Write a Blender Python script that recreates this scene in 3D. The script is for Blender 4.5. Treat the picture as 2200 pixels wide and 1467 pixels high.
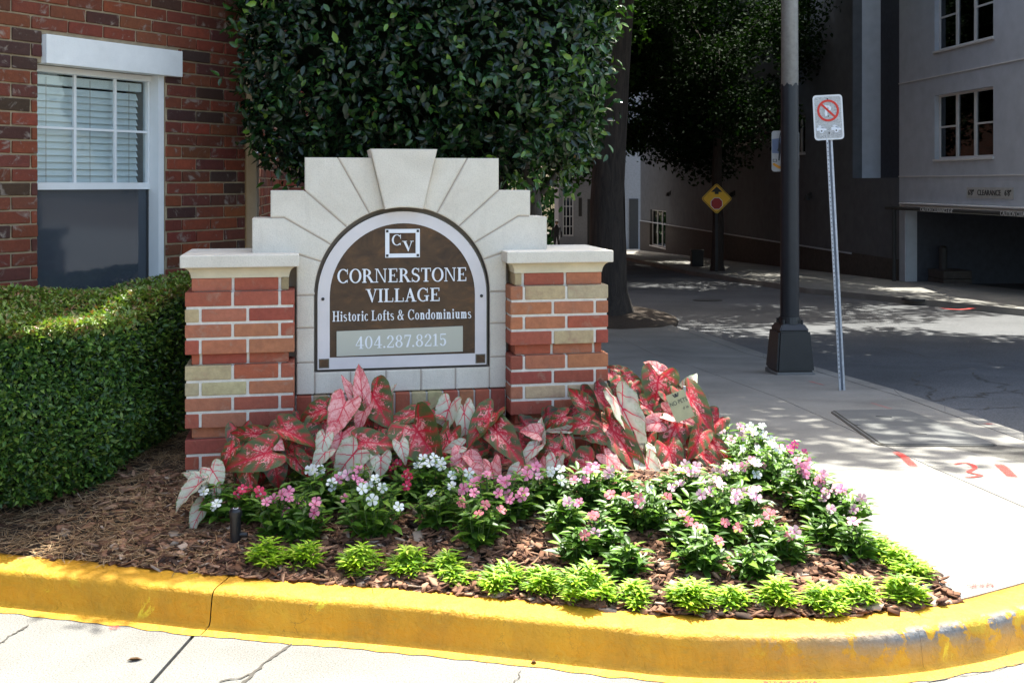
import bpy, bmesh, math, random
import numpy as np
from mathutils import Vector, Matrix
random.seed(7)
rng = np.random.default_rng(11)
R = math.radians
scene = bpy.context.scene
for _o in list(bpy.data.objects):
    bpy.data.objects.remove(_o, do_unlink=True)
COL = scene.collection

# ------------------------------------------------------------------ camera, sky, sun, exposure
F, CX, HY, EH = 2300.0, 1100.0, 395.0, 1.55        # focal length and principal lines in photo pixels, eye height
cam_d = bpy.data.cameras.new('camera')
cam_d.sensor_width = 36.0
cam_d.lens = 36.0 * F / 2200.0
cam_d.shift_y = -(733.5 - HY) / 2200.0
cam_d.clip_start, cam_d.clip_end = 0.1, 2000
cam = bpy.data.objects.new('camera', cam_d)
COL.objects.link(cam)
cam.location = (0, 0, EH)
cam.rotation_euler = (R(90), 0, 0)
scene.camera = cam

SUN_EL, SUN_AZ = R(66), R(10)                      # azimuth from +Y, positive to the right
world = bpy.data.worlds.new('World')
scene.world = world
world.use_nodes = True
wn = world.node_tree
bg = wn.nodes['Background']
sky = wn.nodes.new('ShaderNodeTexSky')
sky.sky_type = 'NISHITA'
sky.sun_disc = False
sky.sun_elevation = SUN_EL
sky.sun_rotation = SUN_AZ
sky.air_density, sky.dust_density, sky.ozone_density = 1.0, 4.0, 0.6
wn.links.new(sky.outputs[0], bg.inputs[0])
bg.inputs[1].default_value = 0.145
sun_d = bpy.data.lights.new('sun', 'SUN')
sun_d.energy, sun_d.angle, sun_d.color = 3.9, R(0.53), (1.0, 0.97, 0.925)
sun = bpy.data.objects.new('sun', sun_d)
COL.objects.link(sun)
sdir = Vector((math.sin(SUN_AZ) * math.cos(SUN_EL), math.cos(SUN_AZ) * math.cos(SUN_EL), math.sin(SUN_EL)))
sun.rotation_euler = sdir.to_track_quat('Z', 'Y').to_euler()
sun.location = (0, 20, 30)
vs = scene.view_settings
vs.view_transform, vs.look, vs.gamma, vs.exposure = 'Standard', 'None', 1.0, 1.92
vs.use_curve_mapping = False
vs.use_white_balance, vs.white_balance_temperature, vs.white_balance_tint = True, 6700, 4
scene.cycles.max_bounces = 8
scene.cycles.transparent_max_bounces = 12

# ------------------------------------------------------------------ place model
def g(y):
    """street level: flat by the driveway, then falling away along the side street"""
    if y <= 4.0: return 0.13
    if y <= 14.0: return 0.13 - 0.08 * (y - 4.0)
    if y <= 30.0: return -0.67 - 0.0325 * (y - 14.0)
    return -1.19 - 0.036 * (y - 30.0)
def at(px, py, y):
    return Vector(((px - CX) / F * y, y, EH + (HY - py) / F * y))
def gp(px, py, off=0.0):
    k = (py - HY) / F
    lo, hi = 1.5, 140.0
    for _ in range(60):
        m = (lo + hi) / 2
        if k * m - (EH - g(m) - off) > 0: hi = m
        else: lo = m
    return Vector(((px - CX) / F * lo, lo, g(lo) + off))
def flat(px, py, z=0.0):
    y = (EH - z) * F / (py - HY)
    return Vector(((px - CX) / F * y, y, z))

# ------------------------------------------------------------------ object helpers
def setp(o, label=None, cat=None, group=None, kind=None):
    if label: o['label'] = label
    if cat: o['category'] = cat
    if group: o['group'] = group
    if kind: o['kind'] = kind
    return o
def empty(name, loc=(0, 0, 0), rz=0.0, parent=None):
    o = bpy.data.objects.new(name, None)
    o.empty_display_size = 0.1
    COL.objects.link(o)
    o.location = loc
    o.rotation_euler = (0, 0, rz)
    if parent is not None: o.parent = parent
    return o
def link(name, me, parent=None, loc=None, rot=None, scale=None):
    o = bpy.data.objects.new(name, me)
    COL.objects.link(o)
    if parent is not None: o.parent = parent
    if loc is not None: o.location = loc
    if rot is not None: o.rotation_euler = rot
    if scale is not None: o.scale = scale
    return o
def mesh_bm(name, bm, mat=None, smooth=False):
    bmesh.ops.recalc_face_normals(bm, faces=bm.faces)
    me = bpy.data.meshes.new(name)
    bm.to_mesh(me)
    bm.free()
    if mat is not None: me.materials.append(mat)
    if smooth:
        me.polygons.foreach_set('use_smooth', [True] * len(me.polygons))
    return me
def mesh_np(name, V, Fc, mat=None, tint=None, smooth=False, uv=None, extra=None):
    V = np.asarray(V, dtype=np.float32).reshape(-1, 3)
    me = bpy.data.meshes.new(name)
    Fc = [np.asarray(f, dtype=np.int32) for f in (Fc if isinstance(Fc, list) else [Fc])]
    nl = sum(f.size for f in Fc)
    npoly = sum(len(f) for f in Fc)
    me.vertices.add(len(V))
    me.vertices.foreach_set('co', V.ravel())
    me.loops.add(nl)
    me.loops.foreach_set('vertex_index', np.concatenate([f.ravel() for f in Fc]))
    me.polygons.add(npoly)
    tot = np.concatenate([np.full(len(f), f.shape[1], dtype=np.int32) for f in Fc])
    start = np.concatenate([[0], np.cumsum(tot)[:-1]]).astype(np.int32)
    me.polygons.foreach_set('loop_start', start)
    try: me.polygons.foreach_set('loop_total', tot)
    except Exception: pass
    if smooth: me.polygons.foreach_set('use_smooth', np.ones(npoly, dtype=bool))
    if tint is not None:
        a = me.attributes.new('tint', 'FLOAT_COLOR', 'POINT')
        t = np.ones((len(V), 4), dtype=np.float32)
        t[:, :3] = tint
        a.data.foreach_set('color', t.ravel())
    if uv is not None:
        a = me.attributes.new('leafuv', 'FLOAT_VECTOR', 'POINT')
        a.data.foreach_set('vector', np.asarray(uv, dtype=np.float32).ravel())
    if mat is not None: me.materials.append(mat)
    me.update(calc_edges=True)
    me.validate()
    return me
def add_box(bm, x0, x1, y0, y1, z0, z1, bev=0.0, seg=1):
    r = bmesh.ops.create_cube(bm, size=1.0)
    vs_ = r['verts']
    for v in vs_:
        v.co = Vector((x0 + (v.co.x + .5) * (x1 - x0), y0 + (v.co.y + .5) * (y1 - y0), z0 + (v.co.z + .5) * (z1 - z0)))
    if bev > 0:
        es = list({e for v in vs_ for e in v.link_edges})
        bmesh.ops.bevel(bm, geom=es, offset=bev, segments=seg, affect='EDGES', profile=0.6)
def box_mesh(name, x0, x1, y0, y1, z0, z1, mat, bev=0.0, seg=1):
    bm = bmesh.new()
    add_box(bm, x0, x1, y0, y1, z0, z1, bev, seg)
    return mesh_bm(name, bm, mat)
def add_cyl(bm, p0, p1, r0, r1=None, n=16, caps=True):
    p0, p1 = Vector(p0), Vector(p1)
    r1 = r0 if r1 is None else r1
    d = p1 - p0
    M = Matrix.Translation((p0 + p1) / 2) @ d.to_track_quat('Z', 'Y').to_matrix().to_4x4()
    bmesh.ops.create_cone(bm, cap_ends=caps, segments=n, radius1=r0, radius2=r1, depth=d.length, matrix=M)
def add_prism(bm, pts, v0, v1):
    """polygon in (x,z), extruded along y from v0 to v1"""
    a = [bm.verts.new((x, v0, z)) for x, z in pts]
    b = [bm.verts.new((x, v1, z)) for x, z in pts]
    bm.faces.new(a)
    bm.faces.new(list(reversed(b)))
    n = len(pts)
    for i in range(n):
        j = (i + 1) % n
        bm.faces.new((a[j], a[i], b[i], b[j]))
def prism_mesh(name, pts, v0, v1, mat, bev=0.0):
    bm = bmesh.new()
    add_prism(bm, pts, v0, v1)
    if bev > 0:
        bmesh.ops.recalc_face_normals(bm, faces=bm.faces)
        es = [e for e in bm.edges if all(abs(v.co.y - v0) < 1e-6 for v in e.verts)]
        bmesh.ops.bevel(bm, geom=es, offset=bev, segments=2, affect='EDGES')
    return mesh_bm(name, bm, mat)
def sheet_bm(poly, off=0.0, thick=0.0, breaks=None, hf=None):
    """a polygon (x,y) laid on the street level and cut so that it follows it"""
    bm = bmesh.new()
    f = bm.faces.new([bm.verts.new((p[0], p[1], 0)) for p in poly])
    if f.normal.z < 0: f.normal_flip()
    f.normal_update()
    if f.normal.z < 0: f.normal_flip()
    for yb in (breaks or (4.0, 14.0, 30.0)):
        bmesh.ops.bisect_plane(bm, geom=bm.verts[:] + bm.edges[:] + bm.faces[:], plane_co=(0, yb, 0), plane_no=(0, 1, 0))
    for v in bm.verts:
        v.co.z = (hf(v.co.x, v.co.y) if hf else g(v.co.y)) + off
    if thick:
        r = bmesh.ops.extrude_face_region(bm, geom=bm.faces[:])
        for e in r['geom']:
            if isinstance(e, bmesh.types.BMVert): e.co.z -= thick
    return bm
def shrink(poly, d):
    """pull a polygon's corners towards its inside by about d (a joint gap)"""
    P = [Vector((p[0], p[1])) for p in poly]
    n = len(P)
    area = sum(P[i].x * P[(i + 1) % n].y - P[(i + 1) % n].x * P[i].y for i in range(n))
    s = 1 if area > 0 else -1
    out = []
    for i in range(n):
        a, b, c = P[i - 1], P[i], P[(i + 1) % n]
        e1, e2 = (b - a).normalized(), (c - b).normalized()
        n1, n2 = Vector((-e1.y, e1.x)) * s, Vector((-e2.y, e2.x)) * s
        m = n1 + n2
        k = d / max(0.35, m.dot(n1))
        out.append(b + m * k)
    return out

# ------------------------------------------------------------------ materials
def new_mat(name):
    m = bpy.data.materials.new(name)
    m.use_nodes = True
    nt = m.node_tree
    return m, nt, nt.nodes['Principled BSDF']
def N(nt, t, **kw):
    n = nt.nodes.new(t)
    for k, v in kw.items(): setattr(n, k, v)
    return n
def coords(nt, which='Object', scale=(1, 1, 1)):
    tc = N(nt, 'ShaderNodeTexCoord')
    mp = N(nt, 'ShaderNodeMapping')
    mp.inputs['Scale'].default_value = scale
    nt.links.new(tc.outputs[which], mp.inputs['Vector'])
    return mp.outputs[0]
def noise(nt, vec, scale, detail=4, rough=0.55, dist=0.0):
    n = N(nt, 'ShaderNodeTexNoise')
    n.inputs['Scale'].default_value = scale
    n.inputs['Detail'].default_value = detail
    n.inputs['Roughness'].default_value = rough
    n.inputs['Distortion'].default_value = dist
    if vec is not None: nt.links.new(vec, n.inputs['Vector'])
    return n.outputs[0]
def ramp(nt, fac, stops):
    r = N(nt, 'ShaderNodeValToRGB')
    el = r.color_ramp.elements
    while len(el) < len(stops): el.new(0.5)
    for e, (p, c) in zip(el, stops):
        e.position = p
        e.color = (*c, 1) if len(c) == 3 else c
    nt.links.new(fac, r.inputs[0])
    return r.outputs[0]
def mix(nt, fac, a, b, mode='MIX'):
    m = N(nt, 'ShaderNodeMix', data_type='RGBA', blend_type=mode)
    for i, v in ((0, fac), (6, a), (7, b)):
        if isinstance(v, (int, float)): m.inputs[i].default_value = v
        elif isinstance(v, tuple): m.inputs[i].default_value = (*v, 1) if len(v) == 3 else v
        else: nt.links.new(v, m.inputs[i])
    return m.outputs[2]
def math_(nt, op, a, b=None, c=None):
    m = N(nt, 'ShaderNodeMath', operation=op)
    for i, v in enumerate((a, b, c)):
        if v is None: continue
        if isinstance(v, (int, float)): m.inputs[i].default_value = v
        else: nt.links.new(v, m.inputs[i])
    return m.outputs[0]
def bump(nt, bsdf, height, strength=0.3, dist=0.01):
    b = N(nt, 'ShaderNodeBump')
    b.inputs['Strength'].default_value = strength
    b.inputs['Distance'].default_value = dist
    nt.links.new(height, b.inputs['Height'])
    nt.links.new(b.outputs[0], bsdf.inputs['Normal'])
def plain(name, col, rough=0.6, metal=0.0, var=0.12, nscale=8.0, bmp=0.15, bscale=60.0, bdist=0.004, spec=0.5):
    m, nt, b = new_mat(name)
    v = coords(nt)
    n1 = noise(nt, v, nscale, 5, 0.6)
    lo = tuple(c * (1 - var) for c in col)
    hi = tuple(min(1, c * (1 + var)) for c in col)
    nt.links.new(ramp(nt, n1, [(0.3, lo), (0.7, hi)]), b.inputs['Base Color'])
    b.inputs['Roughness'].default_value = rough
    b.inputs['Metallic'].default_value = metal
    b.inputs['Specular IOR Level'].default_value = spec
    if bmp: bump(nt, b, noise(nt, v, bscale, 4), bmp, bdist)
    return m
def tinted(name, rough=0.5, transl=0.0, spec=0.4, nvar=0.0):
    """colour comes from the per-piece 'tint' attribute"""
    m, nt, b = new_mat(name)
    a = N(nt, 'ShaderNodeAttribute', attribute_name='tint')
    colr = a.outputs['Color']
    nt.links.new(colr, b.inputs['Base Color'])
    b.inputs['Roughness'].default_value = rough
    b.inputs['Specular IOR Level'].default_value = spec
    if transl > 0:
        t = N(nt, 'ShaderNodeBsdfTranslucent')
        br = mix(nt, 1.0, colr, (1.5, 1.7, 0.6), 'MULTIPLY')
        nt.links.new(br, t.inputs['Color'])
        ms = N(nt, 'ShaderNodeMixShader')
        ms.inputs[0].default_value = transl
        nt.links.new(b.outputs[0], ms.inputs[1])
        nt.links.new(t.outputs[0], ms.inputs[2])
        nt.links.new(ms.outputs[0], nt.nodes['Material Output'].inputs[0])
    return m
def brick_mat(name, splotch=(0.5, 0.45, 0.4), amount=0.25, bscale=55.0, dark=(0.05, 0.03, 0.025), bs=0.5):
    """brick body takes the brick's own colour (object colour), with stains and pitting"""
    m, nt, b = new_mat(name)
    oi = N(nt, 'ShaderNodeObjectInfo')
    tc = N(nt, 'ShaderNodeTexCoord')
    ad = N(nt, 'ShaderNodeVectorMath', operation='ADD')
    sc = N(nt, 'ShaderNodeVectorMath', operation='SCALE')
    cmb = N(nt, 'ShaderNodeCombineXYZ')
    for i in range(3): nt.links.new(oi.outputs['Random'], cmb.inputs[i])
    nt.links.new(cmb.outputs[0], sc.inputs[0]); sc.inputs['Scale'].default_value = 37.0
    nt.links.new(tc.outputs['Object'], ad.inputs[0]); nt.links.new(sc.outputs[0], ad.inputs[1])
    v = ad.outputs[0]
    n1 = noise(nt, v, 14, 5, 0.65, 0.6)
    n2 = noise(nt, v, 42, 5, 0.7)
    c1 = mix(nt, ramp(nt, n1, [(0.35, (0, 0, 0)), (0.75, (1, 1, 1))]), oi.outputs['Color'], mix(nt, 0.35, oi.outputs['Color'], dark))
    fac = ramp(nt, n1, [(0.57, (0, 0, 0)), (0.68, (amount,) * 3)])
    c2 = mix(nt, fac, c1, splotch)
    c3 = mix(nt, 0.35, c2, ramp(nt, n2, [(0.3, (0.35, 0.35, 0.35)), (0.7, (1, 1, 1))]), 'MULTIPLY')
    nt.links.new(c3, b.inputs['Base Color'])
    b.inputs['Roughness'].default_value = 0.85
    b.inputs['Specular IOR Level'].default_value = 0.25
    bump(nt, b, noise(nt, v, bscale, 6, 0.65), bs, 0.004)
    return m
def concrete(name, col, speck=0.5, stain=0.25, scale=1.0, rough=0.9):
    m, nt, b = new_mat(name)
    v = coords(nt)
    big = noise(nt, v, 1.3 * scale, 5, 0.6, 0.4)
    fine = noise(nt, v, 190 * scale, 3, 0.7)
    vo = N(nt, 'ShaderNodeTexVoronoi')
    vo.inputs['Scale'].default_value = 130 * scale
    nt.links.new(v, vo.inputs['Vector'])
    c0 = ramp(nt, big, [(0.25, tuple(c * (1 - stain) for c in col)), (0.75, tuple(min(1, c * (1 + stain * .4)) for c in col))])
    c1 = mix(nt, speck, c0, ramp(nt, fine, [(0.36, (0.45, 0.45, 0.45)), (0.6, (1, 1, 1))]), 'MULTIPLY')
    spot = ramp(nt, vo.outputs['Distance'], [(0.1, (0.35, 0.33, 0.31)), (0.2, (1, 1, 1))])
    c2 = mix(nt, speck * 0.7, c1, spot, 'MULTIPLY')
    nt.links.new(c2, b.inputs['Base Color'])
    b.inputs['Roughness'].default_value = rough
    b.inputs['Specular IOR Level'].default_value = 0.25
    bump(nt, b, fine, 0.35, 0.004)
    return m
def glass_mat(name, tint=(0.02, 0.025, 0.03), rough=0.02, refl=1.0):
    """window glass: mirror reflection that grows at glancing angles, dim view through"""
    m, nt, b = new_mat(name)
    gl = N(nt, 'ShaderNodeBsdfGlossy'); gl.inputs['Roughness'].default_value = rough
    gl.inputs['Color'].default_value = (0.9, 0.95, 1, 1)
    tr = N(nt, 'ShaderNodeBsdfTransparent'); tr.inputs['Color'].default_value = (*tint, 1)
    fr = N(nt, 'ShaderNodeFresnel'); fr.inputs['IOR'].default_value = 1.5
    f2 = math_(nt, 'MULTIPLY_ADD', fr.outputs[0], refl, 0.01)
    ms = N(nt, 'ShaderNodeMixShader')
    nt.links.new(f2, ms.inputs[0]); nt.links.new(tr.outputs[0], ms.inputs[1]); nt.links.new(gl.outputs[0], ms.inputs[2])
    nt.links.new(ms.outputs[0], nt.nodes['Material Output'].inputs[0])
    return m

M = {}
M['asphalt'] = concrete('asphalt', (0.15, 0.152, 0.16), 0.95, 0.4, 0.33)
M['concrete_walk'] = concrete('concrete_walk', (0.30, 0.285, 0.26), 0.75, 0.3)
M['concrete_apron'] = concrete('concrete_apron', (0.265, 0.255, 0.235), 0.95, 0.3)
M['concrete_lid'] = concrete('concrete_lid', (0.17, 0.17, 0.165), 0.5, 0.25)
M['joint_dirt'] = plain('joint_dirt', (0.07, 0.062, 0.052), 0.95, nscale=20)
M['earth'] = plain('earth', (0.045, 0.03, 0.02), 0.95, var=0.4, nscale=25, bmp=0.8, bscale=90, bdist=0.01)
def cast_stone():
    m, nt, b = new_mat('cream')
    v = coords(nt)
    n1 = noise(nt, v, 4.0, 6, 0.65, 0.5)
    n2 = noise(nt, coords(nt, 'Object', (6, 6, 0.7)), 3.0, 5, 0.6)
    n3 = noise(nt, v, 160, 3, 0.7)
    c = ramp(nt, n1, [(0.3, (0.63, 0.58, 0.495)), (0.7, (0.73, 0.685, 0.60))])
    c = mix(nt, ramp(nt, n2, [(0.55, (0, 0, 0)), (0.8, (0.35, 0.35, 0.35))]), c, (0.46, 0.42, 0.35))
    c = mix(nt, 0.25, c, ramp(nt, n3, [(0.3, (0.5, 0.5, 0.5)), (0.55, (1, 1, 1))]), 'MULTIPLY')
    nt.links.new(c, b.inputs['Base Color'])
    b.inputs['Roughness'].default_value = 0.85
    b.inputs['Specular IOR Level'].default_value = 0.2
    bump(nt, b, n3, 0.4, 0.003)
    return m
M['cream'] = cast_stone()
M['cream_stained'] = plain('cream_stained', (0.62, 0.55, 0.40), 0.85, var=0.14, nscale=7, bmp=0.3, bscale=100, bdist=0.002)
M['stone_joint'] = plain('stone_joint', (0.40, 0.335, 0.28), 0.9, var=0.1)
M['mortar_light'] = plain('mortar_light', (0.70, 0.66, 0.59), 0.95, var=0.12, nscale=30, bmp=0.5, bscale=200)
M['mortar_tan'] = plain('mortar_tan', (0.34, 0.265, 0.17), 0.95, var=0.25, nscale=14, bmp=0.6, bscale=160)
M['brick_painted'] = brick_mat('brick_painted', (0.44, 0.27, 0.19), 0.5, 90, (0.13, 0.05, 0.04), 0.5)
M['brick_wall'] = brick_mat('brick_wall', (0.34, 0.28, 0.235), 0.7, 60, (0.03, 0.018, 0.016), 0.7)
M['white_paint'] = plain('white_paint', (0.74, 0.75, 0.75), 0.5, var=0.04, bmp=0.05)
M['lintel_paint'] = plain('lintel_paint', (0.72, 0.73, 0.72), 0.8, var=0.06, nscale=10, bmp=0.5, bscale=110, bdist=0.003)
M['blind_white'] = plain('blind_white', (0.80, 0.83, 0.83), 0.6, var=0.04, bmp=0.0)
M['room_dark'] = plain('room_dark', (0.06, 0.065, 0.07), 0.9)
M['glass_room'] = glass_mat('glass_room', (0.92, 0.95, 0.95), refl=0.55)
def screen_mat():
    m, nt, b = new_mat('glass_screen')
    b.inputs['Base Color'].default_value = (0.06, 0.072, 0.088, 1)
    b.inputs['Roughness'].default_value = 0.06
    b.inputs['Specular IOR Level'].default_value = 0.7
    tr = N(nt, 'ShaderNodeBsdfTransparent'); tr.inputs['Color'].default_value = (0.8, 0.85, 0.9, 1)
    ms = N(nt, 'ShaderNodeMixShader'); ms.inputs[0].default_value = 0.16
    nt.links.new(b.outputs[0], ms.inputs[1]); nt.links.new(tr.outputs[0], ms.inputs[2])
    nt.links.new(ms.outputs[0], nt.nodes['Material Output'].inputs[0])
    return m
M['glass_screen'] = screen_mat()
M['glass_dark'] = glass_mat('glass_dark', (0.25, 0.27, 0.3))
M['plaque_frame'] = plain('plaque_frame', (0.66, 0.62, 0.62), 0.45, var=0.06, nscale=6, bmp=0.08)
M['plaque_edge'] = plain('plaque_edge', (0.11, 0.095, 0.07), 0.5)
M['letter_white'] = plain('letter_white', (0.78, 0.80, 0.84), 0.4, var=0.03, bmp=0.0)
M['sage'] = plain('sage', (0.47, 0.465, 0.39), 0.5, var=0.03, nscale=3, bmp=0.03)
M['black_paint'] = plain('black_paint', (0.012, 0.012, 0.014), 0.38, var=0.2, bmp=0.12, bscale=40)
M['galvanised'] = plain('galvanised', (0.44, 0.46, 0.50), 0.5, 0.65, var=0.18, nscale=35, bmp=0.1)
M['dark_iron'] = plain('dark_iron', (0.03, 0.03, 0.03), 0.7)
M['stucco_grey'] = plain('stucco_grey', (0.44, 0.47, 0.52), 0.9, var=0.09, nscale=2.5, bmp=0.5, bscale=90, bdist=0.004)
M['stucco_shaded'] = plain('stucco_shaded', (0.095, 0.102, 0.115), 0.9, var=0.16, nscale=2.5, bmp=0.5, bscale=90, bdist=0.004)  # far stucco darkened in colour to stand in for the street's deep shade
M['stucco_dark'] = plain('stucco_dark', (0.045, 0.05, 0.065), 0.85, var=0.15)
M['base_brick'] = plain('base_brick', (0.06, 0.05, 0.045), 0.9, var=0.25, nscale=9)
M['trim_white'] = plain('trim_white', (0.62, 0.62, 0.62), 0.6, var=0.05)
M['black_plastic'] = plain('black_plastic', (0.014, 0.014, 0.016), 0.32, var=0.1, bmp=0.03)
M['skin'] = plain('skin', (0.30, 0.18, 0.12), 0.6, var=0.05)
M['leaf_holly'] = tinted('leaf_holly', 0.25, 0.08, 0.5)
M['leaf_hedge'] = tinted('leaf_hedge', 0.38, 0.22, 0.4)
M['leaf_tree'] = tinted('leaf_tree', 0.8, 0.14, 0.08)
M['leaf_vinca'] = tinted('leaf_vinca', 0.4, 0.28, 0.32)
M['leaf_lime'] = tinted('leaf_lime', 0.45, 0.28, 0.35)
M['chips'] = tinted('chips', 0.85, 0.0, 0.2)
M['straw'] = tinted('straw', 0.7, 0.0, 0.25)

def bark_mat(name, col):
    m, nt, b = new_mat(name)
    v = coords(nt, 'Object', (1, 1, 0.16))
    n1 = noise(nt, v, 16, 6, 0.7, 0.8)
    nt.links.new(ramp(nt, n1, [(0.3, tuple(c * .35 for c in col)), (0.7, tuple(c * 1.35 for c in col))]), b.inputs['Base Color'])
    b.inputs['Roughness'].default_value = 0.9
    bump(nt, b, n1, 0.9, 0.03)
    return m
M['bark'] = bark_mat('bark', (0.045, 0.033, 0.026))
M['bark_grey'] = bark_mat('bark_grey', (0.10, 0.09, 0.08))

def bronze_mat():
    m, nt, b = new_mat('bronze')
    v = coords(nt, 'Object', (1.0, 1.0, 1.6))
    n1 = noise(nt, v, 9, 6, 0.7, 0.7)
    n2 = noise(nt, v, 3.5, 4, 0.6)
    c = ramp(nt, n1, [(0.32, (0.036, 0.021, 0.012)), (0.55, (0.075, 0.040, 0.019)), (0.78, (0.20, 0.092, 0.032))])
    c = mix(nt, ramp(nt, n2, [(0.4, (0, 0, 0)), (0.8, (0.6, 0.6, 0.6))]), c, (0.12, 0.066, 0.031))
    nt.links.new(c, b.inputs['Base Color'])
    b.inputs['Roughness'].default_value = 0.55
    b.inputs['Metallic'].default_value = 0.25
    bump(nt, b, n1, 0.1, 0.003)
    return m
M['bronze'] = bronze_mat()

def kerb_mat():
    """thick road-yellow paint over concrete: coats, scuffs, peeled patches and tyre rub along the arris"""
    m, nt, b = new_mat('kerb_yellow')
    v = coords(nt)
    sep = N(nt, 'ShaderNodeSeparateXYZ'); nt.links.new(v, sep.inputs[0])
    at_ = N(nt, 'ShaderNodeAttribute', attribute_name='tint')
    prof = N(nt, 'ShaderNodeSeparateColor'); nt.links.new(at_.outputs['Color'], prof.inputs[0])
    wear_band, right = prof.outputs[0], prof.outputs[1]
    n1 = noise(nt, v, 2.2, 6, 0.65, 0.5)
    n2 = noise(nt, v, 9, 9, 0.66, 0.25)
    n3 = noise(nt, v, 60, 4, 0.7)
    c = ramp(nt, n1, [(0.3, (0.57, 0.275, 0.016)), (0.55, (0.64, 0.33, 0.02)), (0.75, (0.69, 0.385, 0.03))])
    # newer, brighter coat showing in flakes on the face
    c = mix(nt, math_(nt, 'MULTIPLY', ramp(nt, n2, [(0.56, (0, 0, 0)), (0.60, (1, 1, 1))]), math_(nt, 'MULTIPLY', wear_band, 0.85)), c, (0.70, 0.50, 0.03))
    # dirt
    c = mix(nt, ramp(nt, n2, [(0.25, (0.55, 0.55, 0.55)), (0.42, (0, 0, 0))]), c, (0.30, 0.19, 0.03))
    grime = noise(nt, coords(nt, 'Object', (1, 1, 0.35)), 5.0, 7, 0.72, 0.3)
    c = mix(nt, ramp(nt, grime, [(0.45, (0, 0, 0)), (0.72, (0.65, 0.65, 0.65))]), c, (0.33, 0.18, 0.022))
    fl = noise(nt, v, 4.0, 8, 0.7, 0.4)
    c = mix(nt, math_(nt, 'MULTIPLY', ramp(nt, fl, [(0.60, (0, 0, 0)), (0.625, (1, 1, 1))]), prof.outputs[2]), c, (0.76, 0.56, 0.04))
    vor = N(nt, 'ShaderNodeTexVoronoi', feature='DISTANCE_TO_EDGE'); vor.inputs['Scale'].default_value = 4.5
    dv = N(nt, 'ShaderNodeVectorMath', operation='ADD'); nt.links.new(v, dv.inputs[0]); nt.links.new(mix(nt, 1.0, n2, (0.5, 0.5, 0.5), 'MULTIPLY'), dv.inputs[1]); nt.links.new(dv.outputs[0], vor.inputs['Vector'])
    crk = math_(nt, 'MULTIPLY', ramp(nt, vor.outputs['Distance'], [(0.004, (1, 1, 1)), (0.012, (0, 0, 0))]), ramp(nt, n1, [(0.5, (0, 0, 0)), (0.62, (0.8, 0.8, 0.8))]))
    c = mix(nt, crk, c, (0.16, 0.085, 0.012))
    # peeled to concrete / tyre rub
    peel = math_(nt, 'MULTIPLY', ramp(nt, n2, [(0.50, (1, 1, 1)), (0.53, (0, 0, 0))]), math_(nt, 'MULTIPLY', wear_band, right))
    c = mix(nt, peel, c, mix(nt, n3, (0.06, 0.06, 0.06), (0.33, 0.33, 0.33)))
    nt.links.new(c, b.inputs['Base Color'])
    nt.links.new(ramp(nt, n2, [(0.3, (0.75, 0.75, 0.75)), (0.7, (0.48, 0.48, 0.48))]), b.inputs['Roughness'])
    b.inputs['Specular IOR Level'].default_value = 0.4
    h = math_(nt, 'ADD', math_(nt, 'MULTIPLY', n2, 1.0), math_(nt, 'MULTIPLY', n3, 0.35))
    n5 = noise(nt, v, 22, 6, 0.6, 0.8)
    h = math_(nt, 'ADD', h, math_(nt, 'MULTIPLY', n5, 0.9))
    bump(nt, b, h, 0.9, 0.012)
    return m
M['kerb_yellow'] = kerb_mat()

def spray_mat():
    m, nt, b = new_mat('spray_red')
    v = coords(nt)
    at_ = N(nt, 'ShaderNodeAttribute', attribute_name='tint')
    sp = N(nt, 'ShaderNodeSeparateColor'); nt.links.new(at_.outputs['Color'], sp.inputs[0])
    n = noise(nt, v, 150, 5, 0.8)
    cov = math_(nt, 'GREATER_THAN', math_(nt, 'ADD', n, sp.outputs[0]), 1.02)
    b.inputs['Base Color'].default_value = (0.50, 0.03, 0.022, 1)
    b.inputs['Roughness'].default_value = 0.8
    tr = N(nt, 'ShaderNodeBsdfTransparent')
    ms = N(nt, 'ShaderNodeMixShader')
    nt.links.new(cov, ms.inputs[0]); nt.links.new(tr.outputs[0], ms.inputs[1]); nt.links.new(b.outputs[0], ms.inputs[2])
    nt.links.new(ms.outputs[0], nt.nodes['Material Output'].inputs[0])
    return m
M['spray_red'] = spray_mat()

# ------------------------------------------------------------------ kerb line (foot of the yellow face)
KPX = [(-900, 1225), (-400, 1262), (0, 1300), (220, 1323), (450, 1350), (780, 1378), (1100, 1410), (1300, 1434), (1480, 1450), (1700, 1456), (1920, 1446), (2080, 1425), (2200, 1396), (2420, 1325), (2700, 1235)]
KP = [flat(*p) for p in KPX]
def catmull(P, n):
    out = []
    for i in range(len(P) - 1):
        p0, p1, p2, p3 = P[max(0, i - 1)], P[i], P[i + 1], P[min(len(P) - 1, i + 2)]
        for k in range(n):
            t = k / n
            out.append(0.5 * ((2 * p1) + (p2 - p0) * t + (2 * p0 - 5 * p1 + 4 * p2 - p3) * t * t + (3 * p1 - p0 - 3 * p2 + p3) * t ** 3))
    out.append(P[-1].copy())
    return out
KLINE = catmull(KP, 14)
KN = []
for i in range(len(KLINE)):
    d = (KLINE[min(i + 1, len(KLINE) - 1)] - KLINE[max(i - 1, 0)]).normalized()
    KN.append(Vector((-d.y, d.x, 0)))
KBACK = [p + n * 0.165 for p, n in zip(KLINE, KN)]
_kx = np.array([p.x for p in KBACK]); _ky = np.array([p.y for p in KBACK])
def kback(x): return float(np.interp(x, _kx, _ky))
BR0, BR1 = Vector((1.545, 3.62)), Vector((1.20, 6.6))     # right edge of the planting bed
def bed_edge_x(y):
    t = (y - BR0.y) / (BR1.y - BR0.y)
    return BR0.x + (BR1.x - BR0.x) * max(-0.1, t)
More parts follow.
